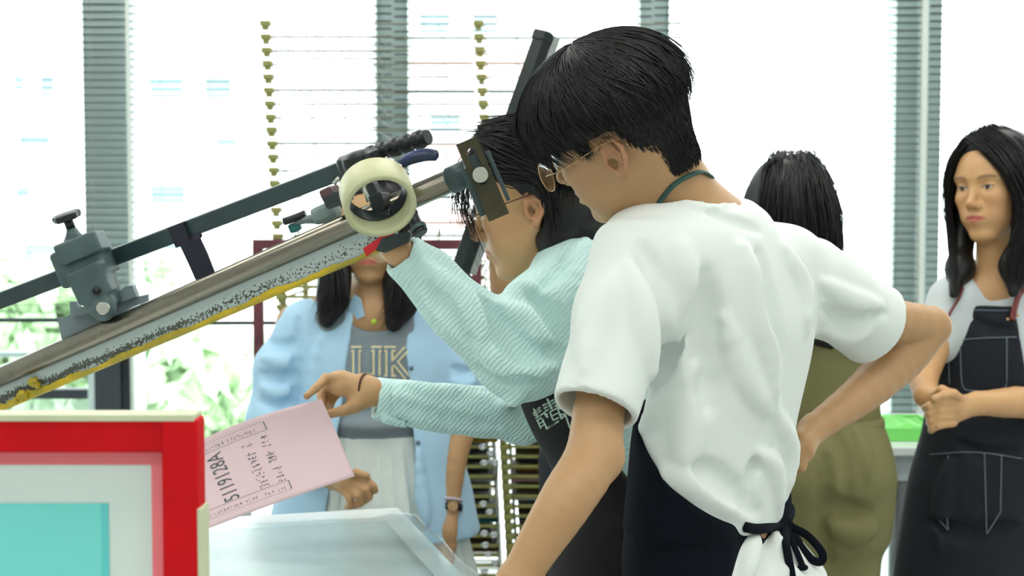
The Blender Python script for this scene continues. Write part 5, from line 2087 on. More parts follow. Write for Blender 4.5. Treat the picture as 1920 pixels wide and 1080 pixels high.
o_, sc_ = np.array([970., 700.]), 140 / 1080.
def Z(x, y): return tuple(o_ + np.array([x, y]) * sc_)
bars = [  # strokes in a blow-up of the print (x0, y0, x1, y1, width)
    (225, 585, 330, 490, 22), (240, 615, 345, 530, 22), (262, 650, 375, 580, 22), (235, 510, 300, 640, 22), (275, 690, 350, 640, 20),
    (290, 680, 340, 800, 20), (360, 660, 400, 745, 22), (310, 730, 370, 700, 16), (330, 775, 385, 745, 16),
    (360, 470, 530, 380, 24), (380, 510, 560, 410, 24), (400, 550, 610, 430, 26), (430, 365, 500, 520, 26), (440, 640, 380, 560, 30), (440, 600, 400, 600, 40),
    (550, 460, 625, 520, 30), (470, 560, 580, 500, 20), (470, 560, 520, 680, 24), (580, 510, 640, 640, 22), (490, 620, 600, 570, 18), (520, 680, 600, 640, 22),
    (400, 740, 430, 810, 24), (425, 800, 600, 690, 24), (600, 600, 690, 590, 24), (615, 600, 640, 665, 24), (630, 660, 690, 610, 22), (690, 590, 765, 800, 26)]
decal('apron_print', [bar(*Z(a, b), *Z(c, d), w * sc_) for a, b, c, d, w in bars], wap, 1.8, 2.8, M_print, wom)
# hair tie on the wrist
ctr, dirv = P(683, 727, 2.418), P(720, 740, 2.425) - P(660, 720, 2.415)
dirv /= np.linalg.norm(dirv); dirv = dirv + np.array([0, -.45, .30]); dirv /= np.linalg.norm(dirv)
e1 = np.cross(dirv, (0, 1, 0)); e1 /= np.linalg.norm(e1); e2 = np.cross(dirv, e1)
loop_ = np.array([ctr + .0232 * (e1 * math.cos(w) * 1.0 + e2 * math.sin(w)) for w in np.linspace(0, 2 * math.pi, 40)[:-1]])
MB().tube(loop_, .0019, 8, closed=True).build('hair_tie', M_band, wom, True)

# hair
hw = [U(0, Hw.ell((-.012, 0, .058), (.110, .088, .090))), U(.02, Hw.ell((-.05, 0, .02), (.072, .080, .075))),
      ('i', .012, halfspace(Hw((-.012, 0, 0)), Hw.vec((1, 0, -.98))))]
lockp = [Hw((-.085, .0, .02)), P(1060, 395, 2.37), P(1082, 440, 2.355), P(1060, 478, 2.345)]
hw += chain(lockp, [.070, .064, .045, .022], k=.03) + chain([Hw((-.05, .055, -.01)), P(1038, 450, 2.31), P(1030, 492, 2.32)], [.032, .026, .012], k=.02)
hw += [('d', 0, wobble(.004, 120, 4))]
solid('hair', hw, .0034, M_hair, wom, 1)
gd = []
for ys in (-.05, -.02, .02, .05, .075, .082):
    pass
def hg(*pts): return [np.asarray(p_) for p_ in pts]
G1 = [hg(Hw((.06, .02, .135)), Hw((.0, .078, .112)), Hw((-.045, .090, .050)), P(1050, 410, 2.30), P(1100, 432, 2.31)),
      hg(Hw((.06, .045, .122)), Hw((.02, .084, .080)), Hw((-.035, .093, .036)), P(1045, 425, 2.295), P(1070, 470, 2.30)),
      hg(Hw((.066, .052, .105)), Hw((.040, .082, .062)), Hw((-.028, .094, .034)), P(1036, 440, 2.29), P(1046, 500, 2.30))]
strands('hair_strands', guide_strands(G1, 1000, .005, 12, 3, .004), wom, M_hair, .0011)
G2 = [hg(Hw((.05, .0, .145)), Hw((-.05, .03, .140)), Hw((-.115, .03, .06)), P(1088, 400, 2.36), P(1112, 436, 2.35)),
      hg(Hw((.05, .03, .142)), Hw((-.04, .065, .120)), Hw((-.10, .07, .04)), P(1070, 420, 2.33), P(1100, 446, 2.33)),
      hg(Hw((.055, .03, .135)), Hw((-.02, .085, .095)), Hw((-.07, .090, .03)), P(1055, 430, 2.31), P(1062, 486, 2.31))]
strands('hair_strands', guide_strands(G2, 900, .007, 12, 4, .004), wom, M_hair, .0011)
G3 = [hg(Hw((.06, .01, .135)), Hw((.10, .03, .085)), Hw((.118, .035, .03)), Hw((.110, .040, -.04)), Hw((.098, .042, -.09))),
      hg(Hw((.06, .04, .125)), Hw((.09, .055, .07)), Hw((.105, .055, .01)), Hw((.094, .055, -.06)), Hw((.085, .05, -.11))),
      hg(Hw((.06, -.02, .135)), Hw((.115, -.01, .09)), Hw((.140, -.01, .04)), Hw((.135, -.01, .0)), Hw((.128, -.01, -.03)))]
strands('fringe_strands', guide_strands(G3, 80, .006, 12, 5, .006, endcut=.6), wom, M_hair, .0007)
# glasses
gw = empty('glasses', Hw((.10, 0, .01)))
gw.parent = wom; gw.location = Vector(Hw((.10, 0, .01)).tolist()) - wom.location
for s in (1, -1):
    rgp = [Hw((.112 - .004 * abs(math.cos(w)), s * .033 + .026 * math.cos(w), -.002 + .021 * math.sin(w))) for w in np.linspace(0, 2 * math.pi, 37)[:-1]]
    MB().tube(rgp, .0011, 8, closed=True).build('rim', M_tort, gw, True)
    MB().add(rgp + [np.mean(rgp, 0) + Hw.vec((.0015, 0, 0))], [(i, (i + 1) % 36, 36) for i in range(36)]).build('lens', M_lens, gw, True)
    MB().tube(smoothpath([Hw((.106, s * .058, .008)), Hw((.05, s * .079, .014)), Hw((-.006, s * .082, .020))], 6), .0012, 6).build('temple', M_tort, gw, True)
MB().tube([Hw((.112, .0075, .004)), Hw((.115, 0, .006)), Hw((.112, -.0075, .004))], .001, 6).build('bridge', M_tort, gw, True)

# ================================================================== pink printed sheet in her hand
M_pink = mat('pink_paper', rgb(226, 198, 204), 0.7, var=0.02)
M_inkb = mat('grey_black_ink', rgb(92, 96, 104), 0.7, var=0.2, vscale=80)
cTR, cBR, cTL, cBL = P(603, 748, 2.375), P(665, 893, 2.285), P(300, 862, 2.40), P(362, 1001, 2.31)
pn = np.cross(cTL - cTR, cBR - cTR); pn /= np.linalg.norm(pn)
if pn[1] > 0: pn = -pn


def paper(u, v, off=0.0):
    """u runs along the long edge from the held corner, v from the upper to the lower edge."""
    p = (cTR * (1 - u) + cTL * u) * (1 - v) + (cBR * (1 - u) + cBL * u) * v
    return p + pn * (off + .010 * math.sin(math.pi * min(1, u * 1.1)) * (1 - .6 * v) - .004 * math.sin(math.pi * v)) + np.array([0, 0, .006 * math.sin(math.pi * u) * (1 - v)])


g = np.array([[paper(u, v) for u in np.linspace(0, 1, 40)] for v in np.linspace(0, 1, 24)])
pap = empty('printed_sheet', (cTR + cBL) / 2, 'pale pink printed sheet held by the bending woman', 'paper')
MB().sheet(g, .0004, pn * -1).build('sheet', M_pink, pap, True)


def text_polys(body, size, spacing=1.0):
    """Outline of a text as a flat mesh: vertices and faces."""
    cu = bpy.data.curves.new('lettering', 'FONT')
    cu.body = body
    cu.size = size
    cu.space_character = spacing
    cu.resolution_u = 2
    o = bpy.data.objects.new('lettering', cu)
    COL.objects.link(o)
    dg = bpy.context.evaluated_depsgraph_get()
    me = bpy.data.meshes.new_from_object(o.evaluated_get(dg))
    V = np.array([v.co[:] for v in me.vertices]).reshape(-1, 3)
    Fc = [tuple(p.vertices) for p in me.polygons]
    bpy.data.objects.remove(o)
    bpy.data.curves.remove(cu)
    bpy.data.meshes.remove(me)
    return V, Fc


LU, LV = .295, .21
prn = MB()


def write(body, u0, v0, size, length, along='v', sx=1.0):
    """Write along v (down the sheet) or u; stretched to a given length (share of the edge)."""
    V, Fc = text_polys(body, 1.0)
    if len(V) == 0: return
    V[:, 0] -= V[:, 0].min()
    L_ = V[:, 0].max()
    out = []
    for x, y, _ in V:
        if along == 'v':
            out.append(paper(u0 + (y - .7) * size / LU, v0 + (1 - x / L_) * length, .0007))
        else:
            out.append(paper(u0 + (1 - x / L_) * length, v0 - y * size / LV, .0007))
    prn.add(out, Fc)


def stroke(u0, v0, u1, v1, w=.0007):
    n = 14 if abs(u1 - u0) > .2 else 2
    d = np.array([(u1 - u0) * LU, (v1 - v0) * LV]); d /= np.linalg.norm(d)
    k = np.array([-d[1] / LU, d[0] / LV]) * w / 2
    a = [paper(u0 + (u1 - u0) * i / n + k[0], v0 + (v1 - v0) * i / n + k[1], .0006) for i in range(n + 1)]
    b = [paper(u0 + (u1 - u0) * i / n - k[0], v0 + (v1 - v0) * i / n - k[1], .0006) for i in range(n + 1)]
    prn.add(a + b, [(i, i + 1, n + 2 + i, n + 1 + i) for i in range(n)])


def marks(u0, v0, hgt, length, along, n, seed):
    """Rows of small unreadable characters, as short crossing strokes."""
    r = np.random.default_rng(seed)
    for i in range(n):
        t = (i + .5) / n
        if r.random() < .14: continue
        for _ in range(6):
            a0, a1 = r.uniform(-.36, .36, 2); b0, b1 = r.uniform(0, 1, 2)
            if r.random() < .6: b1 = b0
            else: a1 = a0
            if along == 'v':
                stroke(u0 + b0 * hgt / LU, v0 + (t + a0 / n) * length, u0 + b1 * hgt / LU, v0 + (t + a1 / n) * length + 1e-5, .0013)
            else:
                stroke(u0 + (t + a0 / n) * length, v0 - b0 * hgt / LV, u0 + (t + a1 / n) * length + 1e-5, v0 - b1 * hgt / LV, .0007)


for v in (.175, .80):
    stroke(.36, v, .97, v)
for v in (.075, .905):
    stroke(.36, v, .97, v, .0004)
stroke(.36, .075, .36, .175, .0016)
stroke(.36, .80, .36, .905, .0016)
write('5119128A', .755, .21, .040, .58)      # the one line that can partly be made out
marks(.47, .24, .019, .56, 'v', 11, 1)
marks(.37, .22, .017, .58, 'v', 12, 2)
marks(.40, .155, .008, .52, 'u', 26, 3)
marks(.38, .885, .008, .56, 'u', 28, 4)
prn.build('print', M_inkb, pap)
# ================================================================== woman in the open blue shirt, facing us
M_blue_s = mat('light_blue_shirt', rgb(176, 214, 240), 0.8, var=0.04, vscale=8, bump=0.15, bscale=24, sheen=0.15)
M_gtee = mat('grey_tee', rgb(128, 140, 148), 0.85, var=0.05, vscale=12, bump=0.1, bscale=30)
M_skirt = mat('white_pleated_skirt', rgb(224, 234, 230), 0.8, var=0.03, vscale=9)
M_orange = mat('orange_print', rgb(240, 160, 20), 0.7, var=0.05)
M_cream2 = mat('cream_print', rgb(232, 220, 176), 0.7, var=0.05)
M_bluep = mat('slate_print', rgb(110, 132, 150), 0.7, var=0.05)
M_watch = mat('black_watch_strap', rgb(24, 24, 28), 0.5, var=0.1)
M_lilac = mat('lilac_band', rgb(200, 190, 206), 0.6, var=0.05)
M_lime = mat('lime_pendant', rgb(170, 200, 50), 0.4, var=0.1)
bg_ = empty('person', (P(697, 900, 3.35)[0], 3.35, 0), 'long-haired woman in open light blue shirt over grey tee and white skirt', 'person')
Hb = place_head(689, 492, 3.24, (.098, 0, -.055), 268, 4, 0, 1.0)
X1 = np.array([1., 0, 0])
bst = [(P(700, 552, 3.34), .062, .058), (P(700, 572, 3.35), .130, .075), (P(698, 600, 3.35), .172, .092), (P(697, 660, 3.35), .186, .112), (P(696, 740, 3.35), .170, .112), (P(697, 800, 3.35), .158, .105), (P(698, 860, 3.35), .165, .110)]
btor = loft(bst, (0, 0, 1), X1, rnd=.01)
# skin
bb = head_prims(Hb, .95, .92)
bb += [U(.03, cap(Hb((-.025, 0, -.04)), P(702, 590, 3.34), .050, .052)), U(.04, cap(P(600, 600, 3.36), P(800, 600, 3.36), .055)),
       U(.05, cap(P(700, 600, 3.35), P(697, 860, 3.35), .080, .080)), U(.02, ell(P(702, 596, 3.315), (.10, .05, .045)))]
sL, eLb, wLb = P(552, 606, 3.36), P(508, 790, 3.30), P(622, 896, 3.16)
sR, eRb, wRb = P(850, 612, 3.36), P(868, 770, 3.34), P(842, 948, 3.27)
bb += limb([sL, eLb, wLb], [.044, .034, .023])
bb += limb([sR, eRb, P(852, 860, 3.30), wRb], [.044, .034, .030, .0235])
# fist at the skirt
pf = P(655, 908, 3.12)
bb += [U(.015, cap(wLb, pf, .023, .030, ((.2, 1, .3), .65)))]
bb += finger([P(668, 896, 3.115), P(688, 900, 3.10), P(700, 912, 3.095), P(704, 920, 3.10)], .0095, .008)
bb += finger([P(664, 908, 3.11), P(684, 918, 3.09), P(692, 932, 3.095), P(684, 940, 3.11)], .0095, .008)
bb += finger([P(656, 916, 3.11), P(672, 930, 3.09), P(676, 944, 3.095), P(666, 948, 3.11)], .0095, .008)
bb += finger([P(645, 920, 3.115), P(656, 936, 3.10), P(658, 948, 3.10), P(650, 950, 3.115)], .009, .0075)
bb += finger([P(645, 896, 3.12), P(668, 886, 3.10), P(688, 892, 3.09)], .0105, .008)
# hanging hand
ph_ = P(836, 1000, 3.24)
bb += [U(.015, cap(wRb, ph_, .023, .029, ((.4, 1, 0), .6)))]
for dx, ln in ((-14, 46), (-5, 54), (5, 52), (14, 42)):
    bb += finger([ph_, P(836 + dx, 1022, 3.235), P(832 + dx, 1022 + ln * .55, 3.235), P(832 + dx * .8, 1022 + ln, 3.25)], .0092, .0075)
bb += finger([P(834, 968, 3.25), P(818, 994, 3.235), P(816, 1018, 3.235)], .0105, .008)
bl_, bs_ = legs_simple((P(697, 900, 3.35)[0], 3.35, .80), math.radians(270), .085, .075, 0)
bb += bl_
solid('body', bb, .0046, M_skin, bg_, 1, head_color(Hb, .86, 1.0))
for s_ in bs_:
    solid('shoe', s_, .010, M_shoe, bg_, 2)
# grey tee and skirt
tee = [U(0, grown([U(0, btor)], .003)), Sb(.01, ell(P(705, 585, 3.30), (.062, .14, .045))), ('i', .01, halfspace(P(700, 800, 3.35), (.1, 0, -1)))]
teeo = [U(0, grown([U(0, btor)], .003)), Sb(.01, ell(P(705, 585, 3.30), (.062, .14, .045))),
        U(.02, ell(P(705, 790, 3.30), (.115, .085, .03))), ('d', 0, wobble(.003, 60, 2))]
solid('grey_tee', teeo, .005, M_gtee, bg_, 1)


def pleat(p):
    c = _v(P(700, 900, 3.35))
    a = np.arctan2(p[..., 0] - c[0], -(p[..., 1] - c[1]))
    return np.abs(np.sin(a * 15)) * f32(.009) * np.clip((P(0, 806, 3.35)[2] - p[..., 2]) * 14, 0, 1)


pleat.bb = None
skirt = [U(0, loft([(P(700, 806, 3.35), .163, .112), (P(700, 850, 3.35), .178, .122), (P(702, 950, 3.35), .21, .15), (P(703, 1080, 3.35), .25, .18), (P(703, 1200, 3.35), .27, .20)], (0, 0, 1), X1, rnd=.006)), ('d', 0, pleat)]
solid('pleated_skirt', skirt, .0055, M_skirt, bg_, 0)
# open shirt with sleeves
opening = polyprism([P(x, y, 3.2) for x, y in ((668, 540), (655, 610), (645, 700), (632, 800), (618, 890), (600, 1040), (800, 1040), (786, 900), (770, 800), (763, 700), (752, 612), (740, 540))], (0, 1, 0), .16)
opening_c = opening
bshell = [U(0, loft([(P(700, 556, 3.35), .080, .070), (P(700, 574, 3.355), .140, .085), (P(698, 602, 3.36), .186, .105), (P(697, 660, 3.36), .205, .128), (P(697, 760, 3.36), .202, .135), (P(700, 880, 3.36), .222, .162), (P(702, 995, 3.36), .255, .19)], (0, 0, 1), X1, rnd=.006))]
slv = [U(.05, cap(P(575, 612, 3.36), P(525, 690, 3.34), .062, .058)), U(.03, cap(P(525, 690, 3.34), P(506, 790, 3.30), .056, .052)), U(.03, cap(P(506, 790, 3.30), P(570, 850, 3.22), .05, .042)),
       U(.05, cap(P(825, 612, 3.36), P(862, 690, 3.35), .062, .058)), U(.03, cap(P(862, 690, 3.35), P(868, 738, 3.345), .056, .058))]
bfold = [([(500, 640), (530, 650), (560, 640)], .012, -.006), ([(495, 670), (530, 682), (560, 672)], .012, .007), ([(490, 700), (525, 712), (555, 700)], .012, -.008),
         ([(488, 725), (520, 738), (552, 728)], .012, .007), ([(490, 752), (520, 762), (550, 750)], .010, -.007), ([(560, 600), (556, 680), (552, 760)], .010, -.006),
         ([(600, 640), (590, 720), (595, 800)], .014, .005), ([(785, 850), (790, 930), (800, 980)], .012, .006),
         ([(850, 690), (868, 700), (885, 694)], .010, -.006), ([(848, 715), (868, 724), (888, 716)], .010, .006)]
sh_all = bshell + [Sb(.004, loft([(P(700, 540, 3.35), .070, .060), (P(700, 576, 3.355), .128, .074), (P(698, 602, 3.36), .174, .094), (P(697, 660, 3.36), .193, .117), (P(697, 760, 3.36), .190, .124), (P(700, 880, 3.36), .209, .149), (P(702, 1010, 3.36), .243, .178)], (0, 0, 1), X1)),
                   Sb(.004, opening)] + slv
sh_all += folds(bshell + slv, bfold, 2.9, 3.6) + [('d', 0, wobble(.003, 50, 21))]
solid('blue_shirt', sh_all, .0048, M_blue_s, bg_, 1)
# collar points
for pts in ([(664, 552), (648, 588), (655, 606), (684, 592), (676, 560)], [(738, 556), (752, 586), (748, 612), (775, 598), (765, 560)]):
    v = [P(x, y, 3.245 + .0006 * abs(x - 700)) for x, y in pts]
    MB().prism(v, np.array([0, .006, 0])).build('collar', M_blue_s, bg_)
for x, y in ((763, 690), (770, 790), (776, 830)):
    q = hit(sh_all, x + 8, y, 2.9, 3.6)
    if q is not None:
        MB().cyl(q + np.array([0, -.003, 0]), q + np.array([0, .001, 0]), .0055, 12).build('button', M_bluep, bg_, True)
# chest print
def letters(name, body, x0, x1, y0, y1, base, ya, yb, m_, parent, lift):
    V, Fc = text_polys(body, 1.0)
    mn, mx_ = V.min(0), V.max(0)
    out = []
    for x, y, _ in V:
        px = x0 + (x - mn[0]) / (mx_[0] - mn[0]) * (x1 - x0)
        py = y1 - (y - mn[1]) / (mx_[1] - mn[1]) * (y1 - y0)
        q = hit(base, px, py, ya, yb)
        if q is None: q = P(px, py, 3.24)
        out.append(q + (CAM - q) / np.linalg.norm(CAM - q) * lift)
    return MB().add(out, Fc).build(name, m_, parent)


def blockbars(L, t):
    """Slab-serif U and K as bars."""
    bars_ = []
    for x in (668, 706):
        bars_.append(bar(x, 652, x, 705, 11 + t)); bars_.append(bar(x - 10, 654, x + 10, 654, 7 + t))
    bars_.append(bar(664, 706, 712, 706, 9 + t))
    bars_.append(bar(730, 652, 730, 710, 11 + t)); bars_.append(bar(720, 654, 742, 654, 7 + t)); bars_.append(bar(720, 708, 742, 708, 7 + t))
    bars_.append(bar(734, 684, 762, 654, 9 + t)); bars_.append(bar(738, 676, 764, 708, 9 + t))
    return bars_


decal('chest_print', blockbars('UK', 4), teeo, 2.9, 3.6, M_cream2, bg_, .003)
decal('chest_print', blockbars('UK', -4), teeo, 2.9, 3.6, M_bluep, bg_, .0045)
ovl = [(680 + 26 * math.cos(w), 752 + 13 * math.sin(w)) for w in np.linspace(0, 2 * math.pi, 25)[:-1]]
decal('chest_emblem', [ovl], teeo, 2.9, 3.6, M_orange, bg_, .003, 1)
# hair: long straight curtains
hb = [U(0, Hb.ell((-.012, 0, .058), (.104, .090, .090))), U(.02, Hb.ell((-.035, 0, .0), (.075, .088, .10))), ('i', .01, halfspace(Hb((.012, 0, 0)), Hb.vec((1, 0, -.62))))]
hb += chain([Hb((-.005, -.074, .03)), P(628, 520, 3.27), P(624, 560, 3.255), P(612, 600, 3.25)], [.030, .032, .032, .020], ((.3, 1, 0), .6), .03)
hb += chain([Hb((-.005, .074, .03)), P(748, 530, 3.27), P(752, 570, 3.255), P(738, 606, 3.25)], [.030, .032, .032, .020], ((.3, 1, 0), .6), .03)
solid('hair', hb, .0042, M_hair, bg_, 1)
G = [hg(Hb((.05, -.01, .13)), Hb((.05, -.085, .03)), P(640, 520, 3.225), P(648, 570, 3.22), P(640, 606, 3.215)),
     hg(Hb((.03, -.03, .13)), Hb((.02, -.098, .03)), P(620, 530, 3.235), P(612, 575, 3.22), P(600, 604, 3.215)),
     hg(Hb((.0, -.03, .14)), Hb((.0, -.104, .03)), P(610, 530, 3.26), P(602, 575, 3.24), P(588, 598, 3.23))]
strands('hair_strands', guide_strands(G, 420, .006, 10, 7, .003), bg_, M_hair, .0016)
G = [hg(Hb((.05, .01, .13)), Hb((.05, .085, .03)), P(738, 530, 3.225), P(734, 576, 3.22), P(706, 612, 3.215)),
     hg(Hb((.03, .03, .13)), Hb((.02, .098, .03)), P(754, 535, 3.235), P(752, 580, 3.22), P(730, 618, 3.215)),
     hg(Hb((.0, .03, .14)), Hb((.0, .104, .03)), P(768, 535, 3.26), P(772, 575, 3.24), P(762, 612, 3.23))]
strands('hair_strands', guide_strands(G, 420, .006, 10, 8, .003), bg_, M_hair, .0016)
# pendant, watch and band
solid('pendant', [U(0, ell(P(701, 603, 3.225), (.007, .004, .007)))], .002, M_lime, bg_, 0)
nk = [hit(bb + teeo, x, y, 2.9, 3.6) for x, y in ((680, 570), (690, 590), (701, 602), (716, 590), (730, 566))]
nk = [q + np.array([0, -.003, 0]) for q in nk if q is not None]
MB().tube(smoothpath(nk, 5), .0012, 5).build('necklace_cord', M_knob, bg_, True)
wd = (wRb - P(852, 860, 3.30)); wd /= np.linalg.norm(wd)
def wristband(name, c, r, w, m_, parent, d_=wd):
    e1 = np.cross(d_, (0, 1, 0)); e1 /= np.linalg.norm(e1); e2 = np.cross(d_, e1)
    rows = [[c + d_ * s + r * (e1 * math.cos(t) + e2 * math.sin(t)) for t in np.linspace(0, 2 * math.pi, 28)] for s in (-w, w)]
    return MB().sheet(np.array(rows), .003).build(name, m_, parent, True)
wristband('watch_strap', P(844, 950, 3.27), .0265, .008, M_watch, bg_)
MB().cyl(P(849, 949, 3.238), P(849, 949, 3.246), .0125, 20, .001).build('watch_case', M_gold, bg_, 'auto')
wristband('wrist_band', P(845, 936, 3.272), .0265, .003, M_lilac, bg_)

# ================================================================== woman in olive, seen from behind
M_olive = mat('olive_cotton', rgb(122, 118, 76), 0.85, var=0.06, vscale=7, bump=0.15, bscale=20)
ov = empty('person', (P(1535, 900, 3.05)[0], 3.05, 0), 'long-haired woman in olive overalls standing with her back turned', 'person')
Ho = place_head(1478, 425, 3.02, (0, 0, 0), 75, 4, 0, 1.0)
ob = head_prims(Ho) + [U(.03, cap(Ho((-.02, 0, -.03)), P(1500, 540, 3.05), .05, .055)), U(.05, cap(P(1510, 570, 3.06), P(1530, 800, 3.06), .08, .08)),
                       U(.04, cap(P(1425, 585, 3.07), P(1582, 585, 3.07), .045))]
ob += limb([P(1588, 596, 3.07), P(1606, 720, 3.10), P(1560, 820, 3.22)], [.044, .036, .024]) + limb([P(1420, 596, 3.07), P(1412, 720, 3.12), P(1470, 820, 3.24)], [.044, .036, .024])
for s_x in (-1, 1):
    c_ = P(1515 + 40 * s_x, 835, 3.25)
    ob += [U(.012, cap(P(1515 + 47 * s_x, 822, 3.235), c_, .023, .026, ((0, 1, 0), .6)))]
    for k in range(4):
        ob += finger([c_, c_ + np.array([-.02 * s_x, .01, -.012 * k]), c_ + np.array([-.045 * s_x, .012, -.014 * k])], .0085, .007)
ol, os_ = legs_simple((P(1535, 900, 3.06)[0], 3.06, .82), math.radians(80), .085, .08, 0)
solid('body', ob, .005, M_skin, ov, 1, head_color(Ho))
for s_ in os_:
    solid('shoe', s_, .010, M_shoe, ov, 2)
otop = [U(0, loft([(P(1500, 520, 3.06), .08, .065), (P(1503, 550, 3.06), .105, .085), (P(1508, 600, 3.06), .155, .11), (P(1518, 680, 3.06), .160, .108), (P(1530, 760, 3.06), .135, .100), (P(1534, 792, 3.06), .135, .100)], (0, 0, 1), X1, rnd=.01)),
        U(.04, cap(P(1584, 598, 3.07), P(1604, 700, 3.09), .056, .050)), U(.04, cap(P(1424, 598, 3.07), P(1412, 700, 3.10), .056, .050)), ('d', 0, wobble(.003, 60, 31))]
solid('olive_top', otop, .0055, M_olive, ov, 1)
otr0 = [U(0, loft([(P(1534, 786, 3.06), .136, .104), (P(1534, 830, 3.05), .155, .122), (P(1535, 890, 3.04), .168, .138), (P(1530, 960, 3.05), .160, .128), (P(1530, 1010, 3.06), .150, .115)], (0, 0, 1), X1, rnd=.01)),
        U(.04, ell(P(1580, 880, 2.99), (.085, .085, .095))), U(.04, ell(P(1490, 880, 2.99), (.085, .085, .095))),
        U(.05, cap(P(1575, 960, 3.05), (P(1580, 960, 3.06)[0], 3.06, .55), .095, .075)), U(.05, cap(P(1485, 960, 3.05), (P(1480, 960, 3.06)[0], 3.06, .55), .095, .075)),
        U(.03, cap((P(1580, 960, 3.06)[0], 3.06, .55), (P(1580, 960, 3.06)[0], 3.06, .08), .075, .065)), U(.03, cap((P(1480, 960, 3.06)[0], 3.06, .55), (P(1480, 960, 3.06)[0], 3.06, .08), .075, .065))]
otr = otr0 + folds(otr0, [([(1560, 800), (1585, 860), (1590, 940)], .012, -.004), ([(1600, 800), (1620, 850), (1630, 900)], .012, .004), ([(1545, 940), (1580, 960), (1625, 960)], .018, -.004),
                          ([(1548, 860), (1546, 960), (1550, 1050)], .016, -.008), ([(1560, 985), (1600, 995), (1630, 990)], .02, .003)], 2.6, 3.3)
solid('olive_trousers', otr, .006, M_olive, ov, 1)
solid('waistband', [U(0, loft([(P(1534, 800, 3.06), .1435, .112), (P(1534, 780, 3.06), .1405, .109)], (0, 0, 1), X1, rnd=.004))], .005, M_olive, ov, 1)
ho = [U(0, Ho.ell((-.012, 0, .056), (.108, .090, .092))), U(.03, Ho.ell((-.030, 0, .0), (.085, .084, .10))), ('i', .01, halfspace(Ho((.055, 0, 0)), Ho.vec((1, 0, -.35))))]
ho += chain([Ho((-.05, 0, .0)), P(1498, 500, 2.97), P(1515, 580, 2.945), P(1560, 650, 2.95)], [.085, .076, .055, .010], ((0, 1, 0), .6), .04)
ho += [('d', 0, wobble(.004, 90, 41))]
solid('hair', ho, .0055, M_hair, ov, 1)
G = [hg(Ho((-.02, .03, .148)), Ho((-.11, .04, .09)), Ho((-.118, .05, -.02)), P(1450, 520, 2.90), P(1480, 640, 2.90)),
     hg(Ho((-.02, .0, .15)), Ho((-.11, .0, .09)), Ho((-.120, .0, -.02)), P(1500, 520, 2.89), P(1530, 660, 2.89)),
     hg(Ho((-.02, -.03, .148)), Ho((-.09, -.07, .09)), Ho((-.09, -.09, -.02)), P(1550, 500, 2.93), P(1590, 650, 2.92)),
     hg(Ho((.0, -.04, .145)), Ho((-.04, -.095, .06)), Ho((-.04, -.105, -.02)), P(1570, 505, 2.97), P(1612, 690, 2.96))]
strands('hair_strands', guide_strands(G, 700, .007, 10, 9, .004), ov, M_hair, .0016)

# ================================================================== woman in the denim apron at the right
M_wtee = mat('pale_tee', rgb(214, 222, 226), 0.85, var=0.03, vscale=9, bump=0.1, bscale=24)
M_denim2 = mat('dark_denim', rgb(22, 28, 38), 0.85, var=0.3, vscale=24, bump=0.2, bscale=180)
M_leather = mat('brown_leather', rgb(122, 50, 46), 0.45, var=0.12, vscale=30)
M_stitch = mat('grey_stitching', rgb(120, 132, 146), 0.7, var=0.1)
ap = empty('person', (P(1872, 900, 3.25)[0], 3.25, 0), 'woman in dark denim apron with clasped hands at the right edge', 'person')
Ha = place_head(1815, 381, 3.13, (.116, 0, -.020), 220, 1, -3, 1.0)
ast = [(P(1876, 505, 3.24), .062, .055), (P(1876, 530, 3.25), .130, .075), (P(1876, 560, 3.25), .168, .092), (P(1876, 620, 3.25), .172, .112), (P(1876, 720, 3.25), .150, .106), (P(1874, 800, 3.25), .150, .105), (P(1872, 900, 3.25), .17, .12)]
asd = np.array([.94, -.34, 0.])      # her left side; she faces a little to our left
atee = [U(0, loft(ast, (0, 0, 1), asd, rnd=.01)), U(.04, cap(P(1790, 565, 3.22), P(1752, 640, 3.20), .054, .050)), U(.04, cap(P(1965, 565, 3.26), P(1985, 650, 3.22), .054, .05)), ('d', 0, wobble(.003, 60, 51))]
atee += [Sb(.006, cap(Ha((-.02, 0, -.07)), P(1872, 515, 3.20), .052, .058))]
ab = head_prims(Ha, .85, .80, 0, .93) + [U(.03, cap(Ha((-.03, 0, -.03)), P(1876, 530, 3.24), .047, .050)), U(.03, cap(Ha((.01, 0, -.06)), P(1868, 530, 3.22), .036, .045))]
ab += [U(.05, cap(P(1876, 570, 3.25), P(1874, 900, 3.25), .08, .09)), U(.04, cap(P(1795, 562, 3.22), P(1958, 562, 3.27), .048))]
wA, wB = P(1736, 742, 3.06), P(1832, 756, 3.04)
ab += limb([P(1790, 565, 3.22), P(1735, 690, 3.16), wA], [.043, .035, .025])
ab += limb([P(1965, 565, 3.26), P(1985, 740, 3.16), P(1905, 754, 3.08), wB], [.043, .036, .034, .024])
# clasped hands
hA, hB = P(1762, 752, 3.03), P(1790, 768, 3.01)
ab += [U(.012, cap(wA, hA, .023, .028, ((0, 1, .2), .7))), U(.012, cap(wB, hB, .024, .030, ((0, 1, .2), .65)))]
for k in range(4):
    y = 757 + k * 14
    ab += finger([P(1796 - k * 3, y - 6, 3.005), P(1766 - k * 2, y - 2, 2.985), P(1742 + k * 2, y + 4, 2.992), P(1734 + k * 4, y + 8, 3.015)], .0098, .0078)
for k in range(3):
    ab += finger([P(1764, 744 + k * 12, 3.03), P(1785, 742 + k * 10, 3.035), P(1806, 748 + k * 10, 3.05)], .0095, .008)
ab += finger([P(1752, 742, 3.02), P(1766, 730, 3.0), P(1782, 736, 2.99)], .0105, .0085)
ab += finger([P(1806, 752, 3.01), P(1788, 738, 2.985), P(1768, 742, 2.98), P(1752, 748, 2.98)], .0105, .0085)
